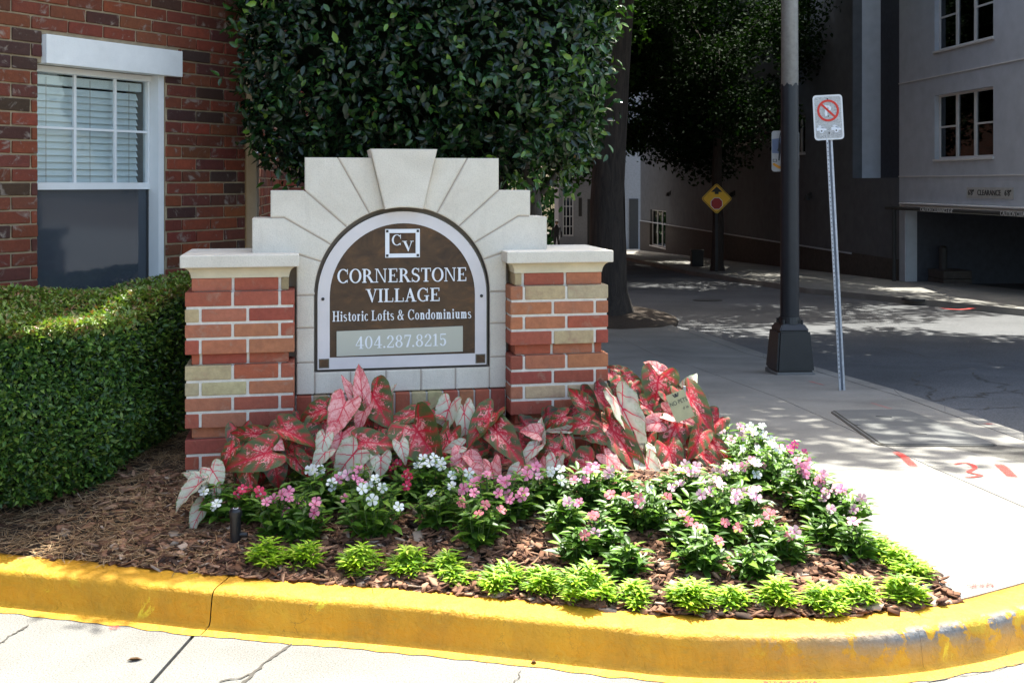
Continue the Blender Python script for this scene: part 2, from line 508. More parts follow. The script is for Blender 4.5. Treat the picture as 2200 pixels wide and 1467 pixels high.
def bedz(x, y):
    d = max(0.0, y - kback(x))
    z = 0.118 + min(0.16, 0.20 * d) + 0.02 * math.sin(3.1 * x + 1) * min(1, d * 2) * 0.6
    e = max(0.0, bed_edge_x(y) - x)
    return min(z, g(y) + 0.008 + 0.42 * e)
def bp(px, py):
    """where the sight line through a pixel meets the planting bed"""
    y = 3.2
    while y < 8:
        p = at(px, py, y)
        if p.z <= bedz(p.x, y): return Vector((p.x, y, bedz(p.x, y)))
        y += 0.01
    p = at(px, py, 5.0)
    return Vector((p.x, 5.0, bedz(p.x, 5.0)))

# ------------------------------------------------------------------ ground, road, walks
o = link('ground', mesh_bm('ground', sheet_bm([(-160, -60), (160, -60), (160, 240), (-160, 240)], -0.35, 0, (4, 14, 30)), M['earth'])); setp(o, kind='structure')
near_kerb = [gp(*p) for p in ((1480, 704), (1640, 759), (1755, 789), (1920, 836), (2030, 872), (2200, 930), (2600, 1066))]
near_kerb = [Vector((1.3, 60, 0)), Vector((2.1, 30, 0)), Vector((2.5, 22, 0))] + near_kerb + [Vector((9, 3.6, 0)), Vector((30, 3.2, 0))]
far_kerb = [Vector(p) for p in ((30, 8.5), (13.0, 15.5), (9.9, 20.6), (7.4, 26.9), (6.0, 36), (5.4, 49), (4.9, 90))]
road_poly = [(p.x, p.y) for p in near_kerb] + [(p.x, p.y) for p in far_kerb] + [(1.0, 90)]
o = link('street_road', mesh_bm('street_road', sheet_bm([(-3, 90), (-1.5, 60), (0.5, 22), (1.2, 14), (1.6, 10), (2.2, 7.5), (3.2, 5.5), (6, 3.4), (40, 2.0), (40, 12), (14.5, 16), (11, 21), (9, 27), (8, 36), (7.5, 49), (7, 90)], -0.115), M['asphalt'])); setp(o, kind='structure')
# driveway apron: concrete panels with a joint and cracks
apron = empty('driveway'); setp(apron, kind='structure')
jA, jB = flat(432, 1352), flat(300, 1500)
jd = (jB - jA)
jBB = jA + jd * 9
kl = [(p.x, p.y) for p in KLINE]
il = min(range(len(kl)), key=lambda i: (Vector(kl[i]) - jA.xy).length)
left_poly = kl[:il + 1] + [(jBB.x, jBB.y), (-30, -12), (-30, 4.6)]
right_poly = kl[il:] + [(30, 3.0), (30, -12), (jBB.x, jBB.y)]
for poly in (left_poly, right_poly):
    q = shrink(poly, 0.006)
    q = [(p[0], p[1] + 0.012) if i > 0 and i < len(q) - 3 else tuple(p) for i, p in enumerate(q)]
    link('concrete_panel', mesh_bm('concrete_panel', sheet_bm(q, 0.0, 0.06, (0.0,), hf=lambda x, y: 0.0), M['concrete_apron']), apron)
link('joint_bed', mesh_bm('joint_bed', sheet_bm([(-30, 4.8), (-30, -12), (30, -12), (30, 4.2)], 0.0, 0, (0.0,), hf=lambda x, y: -0.03), M['joint_dirt']), apron)
def ribbon(name, pts, w, mat, parent, z=0.003, jit=0.3, hf=None):
    V, Q = [], []
    for i, p in enumerate(pts):
        d = (pts[min(i + 1, len(pts) - 1)] - pts[max(i - 1, 0)]).normalized()
        n = Vector((-d.y, d.x, 0))
        ww = w * (0.4 + jit * random.random() * 2) * (0.25 if i in (0, len(pts) - 1) else 1)
        for s in (-1, 1):
            q = p + n * ww * s * 0.5
            V.append((q.x, q.y, (hf(q.x, q.y) if hf else p.z) + z))
        if i: Q.append((2 * i - 2, 2 * i, 2 * i + 1, 2 * i - 1))
    me = bpy.data.meshes.new(name); me.from_pydata([tuple(v) for v in V], [], Q); me.materials.append(mat)
    return link(name, me, parent)
def wander(a, b, n, amp):
    d = b - a; nn = Vector((-d.y, d.x, 0)).normalized()
    off = 0; out = []
    for i in range(n + 1):
        off = off * 0.7 + random.uniform(-amp, amp)
        out.append(a + d * (i / n) + nn * off * max(0.0, math.sin(math.pi * i / n)) ** 0.4)
    return out
for a, b, w in (((635, 1378), (505, 1480), 0.012), ((62, 1342), (-30, 1400), 0.008), ((1990, 1467), (2200, 1425), 0.004), ((1120, 1440), (1095, 1500), 0.003)):
    ribbon('crack', wander(flat(*a), flat(*b), 22, 0.006), w, M['joint_dirt'], apron, 0.003, 0.5)
ribbon('crack', wander(flat(540, 1447), flat(470, 1467), 10, 0.006), 0.006, M['joint_dirt'], apron, 0.0035, 0.5)

road_h = lambda x, y: g(y) - 0.115
crackp = bpy.data.objects['street_road']
for a, b, w, amp in (((2010, 862), (2200, 838), 0.03, 0.09), ((2060, 880), (2200, 876), 0.02, 0.07), ((2090, 800), (2200, 850), 0.02, 0.08), ((1960, 800), (2080, 790), 0.018, 0.07), ((1900, 745), (2200, 790), 0.02, 0.1), ((2010, 862), (1960, 800), 0.018, 0.08)):
    ribbon('crack', wander(gp(*a, -0.115), gp(*b, -0.115), 26, amp), w, M['joint_dirt'], crackp, 0.004, 0.5, road_h)
# yellow kerb in two cast lengths that meet at a joint
kerb = empty('kerb'); setp(kerb, kind='structure')
PROF = [(-0.062, 0.0025, 0.0), (-0.03, 0.005, 0.0), (-0.004, 0.010, 0.0), (0.002, 0.02, 0.1), (0.008, 0.05, 0.25), (0.013, 0.08, 0.6), (0.017, 0.100, 1.0), (0.022, 0.113, 1.0), (0.032, 0.121, 0.8), (0.050, 0.1245, 0.1), (0.10, 0.126, 0.0), (0.135, 0.127, 0.0), (0.165, 0.126, 0.0), (0.168, 0.02, 0.0)]
def kerb_block(i0, i1, gap0, gap1):
    pts, nrm = [], []
    for i in range(i0, i1):
        for k in range(4):
            t = k / 4
            pts.append(KLINE[i].lerp(KLINE[i + 1], t)); nrm.append(KN[i].lerp(KN[i + 1], t).normalized())
    pts.append(KLINE[i1].copy()); nrm.append(KN[i1])
    if gap0: pts[0] = pts[0] + (pts[1] - pts[0]).normalized() * gap0
    if gap1: pts[-1] = pts[-1] - (pts[-1] - pts[-2]).normalized() * gap1
    V, T = [], []
    from mathutils import noise as mn
    m = len(PROF)
    for p, n in zip(pts, nrm):
        for j, (d, z, wv) in enumerate(PROF):
            q = p + n * d
            lump = mn.noise(Vector((q.x * 9, q.y * 9, z * 14))) * 0.0035 + mn.noise(Vector((q.x * 2.3, q.y * 2.3, 3))) * 0.004
            edge = mn.noise(Vector((q.x * 13, q.y * 4, 9 + z * 3))) * 0.016 if j == 0 else 0
            q = q + n * (lump * (1 if 3 <= j <= 9 else 0.3) + edge)
            rr = min(1.0, max(0.0, (q.x - 0.55) / 0.7))
            V.append((q.x, q.y, z + (lump * 0.7 if j > 2 else 0)))
            T.append((wv * (0.45 + 0.55 * rr), rr, 1.0 if 3 <= j <= 8 else 0.25))
    Q = []
    for i in range(len(pts) - 1):
        for j in range(m - 1):
            a = i * m + j
            Q.append((a, a + m, a + m + 1, a + 1))
    me = mesh_np('kerb_block', V, np.array(Q), M['kerb_yellow'], tint=np.array(T), smooth=True)
    # end faces
    return link('kerb_block', me, kerb)
ij = min(range(len(KLINE)), key=lambda i: (KLINE[i].xy - flat(442, 1348).xy).length)
ib = min(range(len(KLINE)), key=lambda i: (KLINE[i].xy - flat(1985, 1440).xy).length)
kerb_block(0, ij, 0, 0.0022)
kerb_block(ij, ib, 0.0022, 0.0)
kerb_block(ib, len(KLINE) - 1, 0.0008, 0)
# sidewalk slabs (each its own casting) and street kerbstones
walk = empty('sidewalk'); setp(walk, kind='structure')
def wp(lst): return [gp(*p).xy for p in lst]
kb_right = [p.xy for p in KBACK if p.x > 1.50][:]
be = lambda y: Vector((bed_edge_x(y), y))
L = [(1290, 704), (1480, 784), (1672, 854), (1810, 915), (1997, 1001), (2200, 1089), (2560, 1246)]
slab_a = [be(5.78)] + wp([L[4], L[5], L[6]]) + [p for p in reversed(kb_right) if p.x < 3.4]
slab_b = [be(5.78), Vector((1.15, 8)), Vector((0.9, 12)), Vector((0.6, 17))] + wp([(1240, 690), L[0], L[1], L[2], L[3], L[4]])
slab_c = wp([L[4], (2200, 1006), (2650, 1016), (2700, 1150), L[6], L[5]])
slab_d = wp([L[4], L[3], L[2], (1937, 852), (2030, 886), (2200, 946), (2650, 1085), (2650, 1016), (2200, 1006)])
slab_e = wp([L[2], L[1], L[0], (1330, 690), (1480, 714), (1640, 768), (1755, 798), (1937, 852)])
slab_f = [Vector((0.6, 17)), Vector((0.2, 30)), Vector((-0.6, 60)), Vector((1.2, 60)), Vector((1.95, 30)), Vector((2.35, 22))] + wp([(1480, 714), (1330, 690), L[0], (1240, 690)])
far_right = [p for p in reversed(kb_right) if p.x >= 2.9]
for poly in (slab_a, slab_b, slab_c, slab_d, slab_e, slab_f):
    link('concrete_slab', mesh_bm('concrete_slab', sheet_bm(shrink(poly, 0.0035), 0.0, 0.1), M['concrete_walk']), walk)
link('joint_bed', mesh_bm('joint_bed', sheet_bm([(-0.5, 60), (0.9, 12), (1.15, 8), (1.35, 5.4), (1.6, 3.75), (8, 3.6), (8, 4.4), (3.2, 7.2), (2.2, 12), (2.6, 16.5), (1.9, 30), (1.0, 60)], -0.03), M['joint_dirt']), walk)
inner = wp([(1480, 714), (1640, 768), (1755, 798), (1937, 852), (2030, 886), (2200, 946), (2650, 1085)])
outer = [p.xy for p in near_kerb[3:10]]
for i in range(len(inner) - 1):
    q = shrink([inner[i], inner[i + 1], outer[i + 1], outer[i]], 0.003)
    link('kerbstone', mesh_bm('kerbstone', sheet_bm(q, 0.002, 0.14), M['concrete_walk']), walk)
fw = empty('far_sidewalk'); setp(fw, kind='structure')
fk = [(p.x, p.y) for p in far_kerb]
fwall = lambda y: 10.9 - 0.1009 * (y - 30)
for i in range(1, len(fk) - 1):
    (ax, ay), (bx_, by) = fk[i], fk[i + 1]
    q = shrink([(ax, ay), (bx_, by), (fwall(by) + 1.2, by), (fwall(ay) + 1.2, ay)], 0.006)
    link('concrete_slab', mesh_bm('concrete_slab', sheet_bm(q, 0.02, 0.16), M['concrete_walk']), fw)
link('joint_bed', mesh_bm('joint_bed', sheet_bm([fk[1], fk[-1], (fwall(90) + 1, 90), (fwall(15) + 1, 15.5)], -0.02), M['joint_dirt']), fw)
# planting bed soil
nx, ny = 110, 60
V, Q = [], []
xs = np.linspace(-4.6, 1.535, nx)
for x in xs:
    y0 = kback(x) - 0.01
    y1 = 8.5 if x <= 1.2 else BR0.y + (BR0.x - x) / (BR0.x - BR1.x) * (BR1.y - BR0.y)
    y1 = max(y1, y0 + 0.01)
    for k in range(ny):
        t = (k / (ny - 1)) ** 1.5
        y = y0 + (y1 - y0) * t
        V.append((x, y, bedz(x, y) + rng.uniform(-0.004, 0.004)))
for i in range(nx - 1):
    for k in range(ny - 1):
        a = i * ny + k
        Q.append((a, a + ny, a + ny + 1, a + 1))
o = link('planting_bed', mesh_np('planting_bed', V, np.array(Q), M['earth'], smooth=True)); setp(o, kind='structure')

# ------------------------------------------------------------------ monument sign
TH = R(11.0)
SX, SY = -1.4366, 4.70
sign = empty('monument_sign', (SX, SY, 0), TH)
setp(sign, 'cream stone and red brick monument sign with arched bronze plaque', 'sign')
def sign_y(px):
    a = (px - CX) / F
    u = (a * SY - SX) / (math.cos(TH) - a * math.sin(TH))
    return SY + u * math.sin(TH)
def jit(c, a=0.08): return tuple(max(0, min(1, k * (1 + random.uniform(-a, a)))) for k in c)
RED, ORG, DRK, BUF = (0.43, 0.120, 0.070), (0.48, 0.185, 0.100), (0.36, 0.092, 0.060), (0.54, 0.45, 0.26)
PW = 0.472
def sign_brick(parent, x0, x1, y0, y1, z0, z1, col):
    bm = bmesh.new(); add_box(bm, x0, x1, y0, y1, z0, z1, 0.0045, 2)
    o = link('brick', mesh_bm('brick', bm, M['brick_painted']), parent)
    o.color = (*jit(col, 0.07), 1)
    return o
def pillar(u0, colours, first_long):
    core = link('pillar', box_mesh('pillar', u0 + 0.034, u0 + PW - 0.034, 0.034, PW - 0.034, -0.1, 1.135, M['mortar_light']), sign)
    BL, J = 0.2035, 0.0120
    rows = []
    z = 1.133
    plan = [('r', 0.061)] + [('w', 0.0685)] * 4 + [('r', 0.050)] + [('w', 0.0685)] * 4 + [('r', 0.050)] + [('w', 0.0685)] * 5
    k = 0
    for ri, (kind, h) in enumerate(plan):
        inset = 0.026 if kind == 'r' else 0.0
        z1, z0 = z - (0.002 if kind == 'r' else J), z - h + (0.002 if kind == 'r' else 0.0)
        z1 = min(z1, z) if kind == 'r' else z - J * 0.5
        z0 = z0 if kind == 'r' else z - h + J * 0.5
        if kind == 'w' and plan[ri - 1][0] == 'r': z1 = z
        if kind == 'w' and ri + 1 < len(plan) and plan[ri + 1][0] == 'r': z0 = z - h
        if kind == 'w':
            half = (k % 2 == 1) ^ (not first_long); k += 1
        else:
            half = (ri == 5) ^ (not first_long)
        cuts = [0.0, BL, 2 * BL, PW] if not half else [0.0, PW - 2 * BL, PW - BL, PW]
        if kind == 'r': cuts = [inset] + [c for c in cuts[1:-1]] + [PW - inset]
        for i in range(3):
            a = u0 + cuts[i] + (J / 2 if i else 0)
            b = u0 + cuts[i + 1] - (J / 2 if i < 2 else 0)
            key = (ri, i)
            col = colours.get(key) or random.choice((RED, RED, ORG, DRK, RED))
            dep = 0.10 if i == 1 else PW / 2 - J / 2 if kind == 'w' else PW / 2 - J
            sign_brick(core, a, b, inset, inset + (0.095 if i == 1 else 0.21), z0, z1, col)
        # side and back bricks that close the pillar behind the corner bricks
        for s in (0, 1):
            xa = u0 + inset if s == 0 else u0 + PW - inset - 0.095
            sign_brick(core, xa, xa + 0.095, inset + 0.22, PW - inset, z0, z1, random.choice((RED, ORG, DRK)))
        z -= h
    # recessed mortar of the broad bands
    zz = 1.133 - 0.061
    for kblock in range(3):
        n = 4 if kblock < 2 else 5
        link('mortar', box_mesh('mortar', u0 + 0.006, u0 + PW - 0.006, 0.006, PW - 0.006, zz - n * 0.0685 + 0.004, zz - 0.004, M['mortar_light']), core)
        zz -= n * 0.0685 + 0.050
    return core
pillar(0.0, {(2, 0): BUF, (6, 0): BUF, (7, 0): BUF, (7, 1): BUF, (11, 2): BUF, (0, 2): (0.36, 0.27, 0.16), (1, 0): RED, (1, 1): RED, (3, 0): ORG, (4, 1): ORG, (4, 2): ORG, (6, 1): RED, (7, 2): ORG, (8, 0): ORG, (0, 0): ORG, (1, 2): RED, (6, 2): RED, (9, 0): RED}, True)
pillar(1.456, {(0, 0): BUF, (1, 1): BUF, (1, 2): BUF, (4, 1): BUF, (8, 1): BUF, (8, 2): BUF, (2, 0): ORG, (2, 1): ORG, (3, 1): ORG, (0, 2): ORG, (6, 1): ORG, (6, 2): ORG, (7, 0): DRK, (7, 1): DRK}, False)
def cap(u0):
    ov = 0.020
    root = link('pillar_cap', box_mesh('pillar_cap', u0 - ov, u0 + PW + ov, -ov, PW + ov, 1.180, 1.2355, M['cream'], 0.006, 3), sign)
    bm = bmesh.new()
    prof = []
    for k in range(9):                                   # cove: from under the slab in to the brick neck
        t = k / 8 * math.pi / 2
        prof.append((-0.012 + 0.036 * math.sin(t), 1.181 - 0.049 * (1 - math.cos(t))))
    rings = []
    for d, z in prof:
        rings.append([bm.verts.new(c) for c in ((u0 + d, d, z), (u0 + PW - d, d, z), (u0 + PW - d, PW - d, z), (u0 + d, PW - d, z))])
    for a, b in zip(rings, rings[1:]):
        for i in range(4):
            j = (i + 1) % 4
            bm.faces.new((a[i], a[j], b[j], b[i]))
    bm.faces.new(rings[-1])
    link('cove', mesh_bm('cove', bm, M['cream_stained']), root)
cap(0.0); cap(1.456)

# stepped stone screen with radiating wedges round the niche
AC, AW, AR = 0.970, 1.033, 0.408                         # arch centre (u, z) and radius
VF, VB = 0.12, 0.36
def arc(a0, a1, r=AR, n=12, c=AC, w=AW):
    return [(c + r * math.cos(R(a0 + (a1 - a0) * k / n)), w + r * math.sin(R(a0 + (a1 - a0) * k / n))) for k in range(n + 1)]
def ang(u, z): return math.degrees(math.atan2(z - AW, u - AC))
core = link('stone_screen', prism_mesh('stone_screen', [(0.3, 0.46), (1.64, 0.46), (1.64, 1.385), (1.56, 1.385), (1.56, 1.51), (1.41, 1.51), (1.41, 1.66), (0.53, 1.66), (0.53, 1.51), (0.38, 1.51), (0.38, 1.385), (0.3, 1.385)], 0.19, VB - 0.01, M['stone_joint']), sign)
# the ring between niche and front face, set a little behind the stones: the joint colour
ringpts = [(0.562, 0.685)] + [(AC - AR, AW)] + list(reversed(arc(0, 180, AR, 24)))[1:] + [(1.378, 0.685)]
def stone(pts, v0=VF, name='stone', bev=0.004):
    c = Vector((sum(p[0] for p in pts) / len(pts), sum(p[1] for p in pts) / len(pts)))
    q = shrink(pts, 0.0032)
    return link(name, prism_mesh(name, [(p[0], p[1]) for p in q], v0, VB, M['cream'], bev), core)
KT = [(0.815, 1.711), (1.125, 1.711)]
def aw(a): return (AC + AR * math.cos(R(a)), AW + AR * math.sin(R(a)))
def side(sg):
    """stones of one half, mirrored about the arch axis"""
    X = lambda p: (AC + sg * (p[0] - AC), p[1])
    A1, A2, A3, A4 = (ang(0.80, 1.442), ang(0.702, 1.358), ang(0.625, 1.277), ang(0.581, 1.196))
    K0 = ang(0.882, 1.442)
    top = 1.674
    S = []
    S.append([(0.824, top), (0.666, top)] + arc(A1, K0, n=4))
    S.append([(0.666, top), (0.514, top), (0.514, 1.522)] + arc(A2, A1, n=5))
    S.append([(0.514, 1.522), (0.361, 1.522), (0.361, 1.395), (0.424, 1.395)] + arc(A3, A2, n=4))
    S.append([(0.424, 1.395), (0.279, 1.395), (0.279, 1.2), (0.478, 1.2), (0.478, 1.228)] + arc(A4, A3, n=4))
    S.append([(0.478, 1.228), (0.478, 1.037)] + [(AC - AR, 1.037)] + arc(179.4, A4, n=5))
    zs = [1.037, 0.887, 0.728, 0.684]
    S.append([(0.478, 1.037), (0.478, 0.887), (0.562, 0.887), (0.562, 1.037)])
    S.append([(0.478, 0.887), (0.478, 0.728), (0.562, 0.728), (0.562, 0.887)])
    S.append([(0.478, 0.728), (0.478, 0.580), (0.562, 0.580), (0.562, 0.728)])
    for s in S:
        q = [X(p) for p in s]
        stone(q)
side(1); side(-1)
ub = [0.562, 0.725, 0.889, 1.052, 1.215, 1.378]
for a, b in zip(ub, ub[1:]): stone([(a, 0.580), (b, 0.580), (b, 0.684), (a, 0.684)])
k = [(KT[0][0], KT[0][1]), (KT[1][0], KT[1][1])] + arc(ang(1.061, 1.444), ang(0.879, 1.444), n=5)
link('keystone', prism_mesh('keystone', k, 0.082, VB + 0.012, M['cream'], 0.004), core)
bm = bmesh.new()
add_prism(bm, [(0.484, 0.584), (0.556, 0.584), (0.556, 1.04)] + list(reversed(arc(90, 179, AR + 0.004, 16))) [::-1][::-1][:0] + [(0.556, 1.1), (0.50, 1.2), (0.484, 1.2)], VF + 0.006, VB - 0.02)
bm.free()
# joint fill behind the stones, as a ring that leaves the niche open
outer_l = [(0.286, 1.21), (0.286, 1.388), (0.368, 1.388), (0.368, 1.515), (0.521, 1.515), (0.521, 1.667), (0.9699, 1.667)]
ring = [(0.485, 0.587), (0.485, 1.21)] + outer_l + [(0.9699, AW + AR + 0.002)] + arc(90.2, 180, AR + 0.003, 18) + [(0.559, 0.681), (0.9699, 0.681), (0.9699, 0.587)]
for sg in (1, -1):
    q = [(AC + sg * (p[0] - AC), p[1]) for p in ring]
    link('joint_fill', prism_mesh('joint_fill', q, VF + 0.005, 0.185, M['stone_joint']), core)
# soldier course of brick on edge under the stone, and the brick below it
n = 13
w0, w1 = 0.476, 1.454
fillm = link('mortar', box_mesh('mortar', 0.476, 1.454, 0.112, 0.30, -0.1, 0.574, M['mortar_light']), sign)
ec = [DRK, BUF, RED, RED, RED, ORG, RED, BUF, BUF, RED, ORG, RED, DRK]
for i in range(n):
    a = w0 + (w1 - w0) * i / n + 0.0045; b = w0 + (w1 - w0) * (i + 1) / n - 0.0045
    sign_brick(fillm, a, b, 0.098, 0.30, 0.462, 0.578, jit((0.42, 0.33, 0.19), .05) if i == 1 else ec[i])
for r_ in range(5):
    z1 = 0.452 - r_ * 0.0685
    for i in range(5):
        a = w0 + (w1 - w0) * (i - (0.5 if r_ % 2 else 0)) / 4.8
        b = a + (w1 - w0) / 4.8 - 0.009
        a, b = max(a, w0), min(b, w1)
        if b - a < 0.02: continue
        sign_brick(fillm, a, b, 0.106 if r_ else 0.110, 0.30, z1 - 0.0595, z1, random.choice((RED, DRK, ORG)))

# plaque
plaque = link('plaque', prism_mesh('plaque', [(0.573, 0.688)] + [(1.372, 0.688)] + arc(0, 180, 0.3995, 40, 0.9725, 1.025), 0.140, 0.189, M['plaque_edge']), sign)
def ring_poly(out, inn, v0, v1, mat, name, parent, bev=0.0):
    bm = bmesh.new()
    n = len(out)
    o0 = [bm.verts.new((x, v0, z)) for x, z in out]; i0 = [bm.verts.new((x, v0, z)) for x, z in inn]
    o1 = [bm.verts.new((x, v1, z)) for x, z in out]; i1 = [bm.verts.new((x, v1, z)) for x, z in inn]
    for k in range(n):
        j = (k + 1) % n
        bm.faces.new((o0[k], o0[j], i0[j], i0[k])); bm.faces.new((o1[j], o1[k], i1[k], i1[j]))
        bm.faces.new((o0[j], o0[k], o1[k], o1[j])); bm.faces.new((i0[k], i0[j], i1[j], i1[k]))
    return link(name, mesh_bm(name, bm, mat), parent)
PC = 0.9705
out = arc(0, 180, 0.395, 40, PC, 1.025) + [(PC - 0.395, 0.692), (PC + 0.395, 0.692)]
inn = arc(0, 180, 0.340, 40, PC, 1.025) + [(PC - 0.340, 0.746), (PC + 0.340, 0.746)]
ring_poly(out, inn, 0.1335, 0.1405, M['plaque_frame'], 'border', plaque)
link('field', prism_mesh('field', [(PC - 0.345, 0.742), (PC + 0.345, 0.742)] + arc(0, 180, 0.345, 40, PC, 1.025), 0.1375, 0.141, M['bronze']), plaque)
for s in (-1, 1):
    cx = PC + s * 0.366
    link('corner_square', box_mesh('corner_square', cx - 0.0235, cx + 0.0235, 0.1315, 0.134, 0.699, 0.742, M['plaque_edge']), plaque)
    link('corner_inlay', box_mesh('corner_inlay', cx - 0.0185, cx + 0.0185, 0.1308, 0.1333, 0.704, 0.737, M['bronze']), plaque)
    bm = bmesh.new(); add_cyl(bm, (cx + s * 0.005, 0.1300, 1.018), (cx + s * 0.005, 0.1340, 1.018), 0.0075, n=14)
    link('bolt', mesh_bm('bolt', bm, M['dark_iron']), plaque)
# monogram frame
def rect(x0, x1, z0, z1): return [(x0, z0), (x1, z0), (x1, z1), (x0, z1)]
ring_poly(rect(0.886, 1.048, 1.205, 1.338), rect(0.9055, 1.0285, 1.2235, 1.3195), 0.1315, 0.138, M['letter_white'], 'monogram_frame', plaque)
for x in (0.8955, 1.0385):
    for z in (1.2145, 1.3285):
        link('monogram_corner', box_mesh('monogram_corner', x - .0058, x + .0058, 0.1305, 0.132, z - .0058, z + .0058, M['dark_iron']), plaque)

# --- lettering: a serif alphabet drawn from stems, bowls and serifs (unit = cap height)
def Rc(x0, y0, x1, y1): return [(x0, y0), (x1, y0), (x1, y1), (x0, y1)]
def band(cx, cy, xo, yo, xi, yi, a0, a1, n=14, ox=0.0):
    o_ = [(cx + xo * math.cos(R(a0 + (a1 - a0) * k / n)), cy + yo * math.sin(R(a0 + (a1 - a0) * k / n))) for k in range(n + 1)]
    i_ = [(cx + ox + xi * math.cos(R(a0 + (a1 - a0) * k / n)), cy + yi * math.sin(R(a0 + (a1 - a0) * k / n))) for k in range(n + 1)]
    return [('strip', o_, i_)]
def dot(cx, cy, r): return [(cx + r * math.cos(2 * math.pi * k / 12), cy + r * math.sin(2 * math.pi * k / 12)) for k in range(12)]
T_, t_, s_ = 0.17, 0.065, 0.055
def stem(x, y0=0, y1=1, T=T_, sl=0.09, sr=0.09, foot=True, head=True):
    o_ = [Rc(x, y0, x + T, y1)]
    if foot: o_.append(Rc(x - sl, y0, x + T + sr, y0 + s_))
    if head: o_.append(Rc(x - sl, y1 - s_, x + T + sr * (1 if head is True else 0), y1))
    return o_
G = {}
G['C'] = (band(.45, .5, .43, .52, .27, .455, 42, 318) + [Rc(.735, .62, .785, 1.0), Rc(.735, .02, .775, .22)], .86)
G['O'] = (band(.45, .5, .44, .52, .275, .46, 0, 180) + band(.45, .5, .44, .52, .275, .46, 180, 360), .90)
G['R'] = (stem(.1, sr=.06) + band(.27, .73, .38, .27, .215, .21, -90, 90) + [Rc(.26, .94, .31, 1.0), Rc(.26, .46, .34, .52), [(.36, .48), (.55, .48), (.86, .0), (.66, .0)], Rc(.62, 0, .93, s_)], .90)
G['N'] = (stem(.11, T=.06, sl=.10, sr=.09, head='l') + [[(.03, 1.), (.25, 1.), (.80, .0), (.70, .0), (.17, .93)], Rc(.735, 0, .80, 1), Rc(.63, 1 - s_, .90, 1)], .95)
G['E'] = (stem(.1, sr=.0) + [Rc(.25, .935, .68, 1), Rc(.63, .76, .68, .94), Rc(.26, .47, .50, .53), Rc(.46, .39, .505, .62), Rc(.25, 0, .70, .065), Rc(.65, .06, .70, .27)], .76)
G['S'] = (band(.33, .745, .29, .275, .15, .215, 35, 250) + band(.34, .265, .31, .285, .165, .225, -150, 72) + [[(.17, .60), (.27, .48), (.50, .36), (.60, .40), (.52, .52), (.30, .64)], Rc(.545, .72, .59, 1.0), Rc(.05, 0, .095, .30)], .68)
G['T'] = (stem(.31, sl=.10, sr=.10, head=False) + [Rc(.03, .935, .76, 1), Rc(.03, .74, .08, .94), Rc(.71, .74, .76, .94)], .79)
G['V'] = ([[(.06, 1), (.25, 1), (.50, .25), (.47, -.01), (.42, -.01)], [(.44, -.01), (.50, .17), (.735, 1), (.665, 1)], Rc(-.02, 1 - s_, .34, 1), Rc(.58, 1 - s_, .84, 1)], .82)
G['I'] = (stem(.11), .39)
G['L'] = (stem(.1) + [Rc(.25, 0, .68, .065), Rc(.63, .06, .68, .30)], .72)
G['A'] = ([[(.36, 1.01), (.45, 1.01), (.77, 0), (.58, 0), (.37, .72)], [(.36, 1.01), (.40, .86), (.17, 0), (.10, 0)], Rc(.22, .30, .58, .36), Rc(0, 0, .26, s_), Rc(.50, 0, .86, s_)], .86)
G['G'] = (band(.45, .5, .43, .52, .27, .455, 42, 300) + [Rc(.735, .64, .785, 1.0), Rc(.65, .03, .80, .42), Rc(.53, .385, .89, .44)], .92)
G['H'] = (stem(.1) + stem(.60) + [Rc(.26, .475, .61, .535)], .88)
X = .66
def lst(x, y1, T=.17): return [Rc(x, 0, x + T, y1), Rc(x - .06, 0, x + T + .06, .045), Rc(x - .07, y1 - .05, x + .02, y1)]
G['i'] = (lst(.09, X) + [dot(.17, .87, .10)], .34)
G['s'] = (band(.23, .49, .20, .18, .085, .135, 30, 245) + band(.24, .175, .22, .19, .10, .14, -150, 70) + [[(.12, .40), (.19, .31), (.36, .23), (.43, .27), (.37, .36), (.2, .44)]], .50)
G['t'] = ([Rc(.12, .10, .28, .86), Rc(.02, X - .05, .40, X)] + band(.28, .14, .16, .15, .0, .09, 180, 340), .44)
G['o'] = (band(.27, .33, .26, .345, .115, .29, 0, 180) + band(.27, .33, .26, .345, .115, .29, 180, 360), .56)
G['r'] = (lst(.09, X) + band(.33, .50, .11, .165, .05, .06, 20, 175), .47)
G['c'] = (band(.27, .33, .26, .345, .115, .29, 45, 320), .48)
G['f'] = ([Rc(.12, 0, .28, .80), Rc(.04, 0, .38, .045), Rc(.02, X - .05, .38, X)] + band(.31, .82, .19, .19, .03, .12, 40, 180), .40)
G['n'] = (lst(.09, X) + band(.36, .42, .19, .25, .04, .17, 0, 160) + [Rc(.385, 0, .55, .43), Rc(.33, 0, .61, .045)], .65)
G['u'] = ([Rc(.10, .2, .27, X), Rc(.02, X - .05, .12, X)] + band(.29, .22, .19, .235, .03, .15, 180, 330) + [Rc(.40, 0, .56, X), Rc(.32, X - .05, .42, X), Rc(.5, 0, .63, .045)], .65)
G['m'] = (lst(.09, X) + band(.34, .42, .17, .25, .04, .17, 0, 160) + [Rc(.355, 0, .51, .43), Rc(.31, 0, .56, .045)] + band(.59, .42, .17, .25, .04, .17, 0, 160) + [Rc(.605, 0, .76, .43), Rc(.56, 0, .82, .045)], .87)
G['d'] = (band(.27, .33, .26, .345, .115, .28, 40, 320) + [Rc(.385, 0, .55, 1), Rc(.31, .95, .39, 1), Rc(.5, 0, .62, .045)], .64)
G['h'] = (lst(.09, 1.0) + band(.36, .42, .19, .25, .04, .17, 0, 160) + [Rc(.385, 0, .55, .43), Rc(.33, 0, .61, .045)], .65)
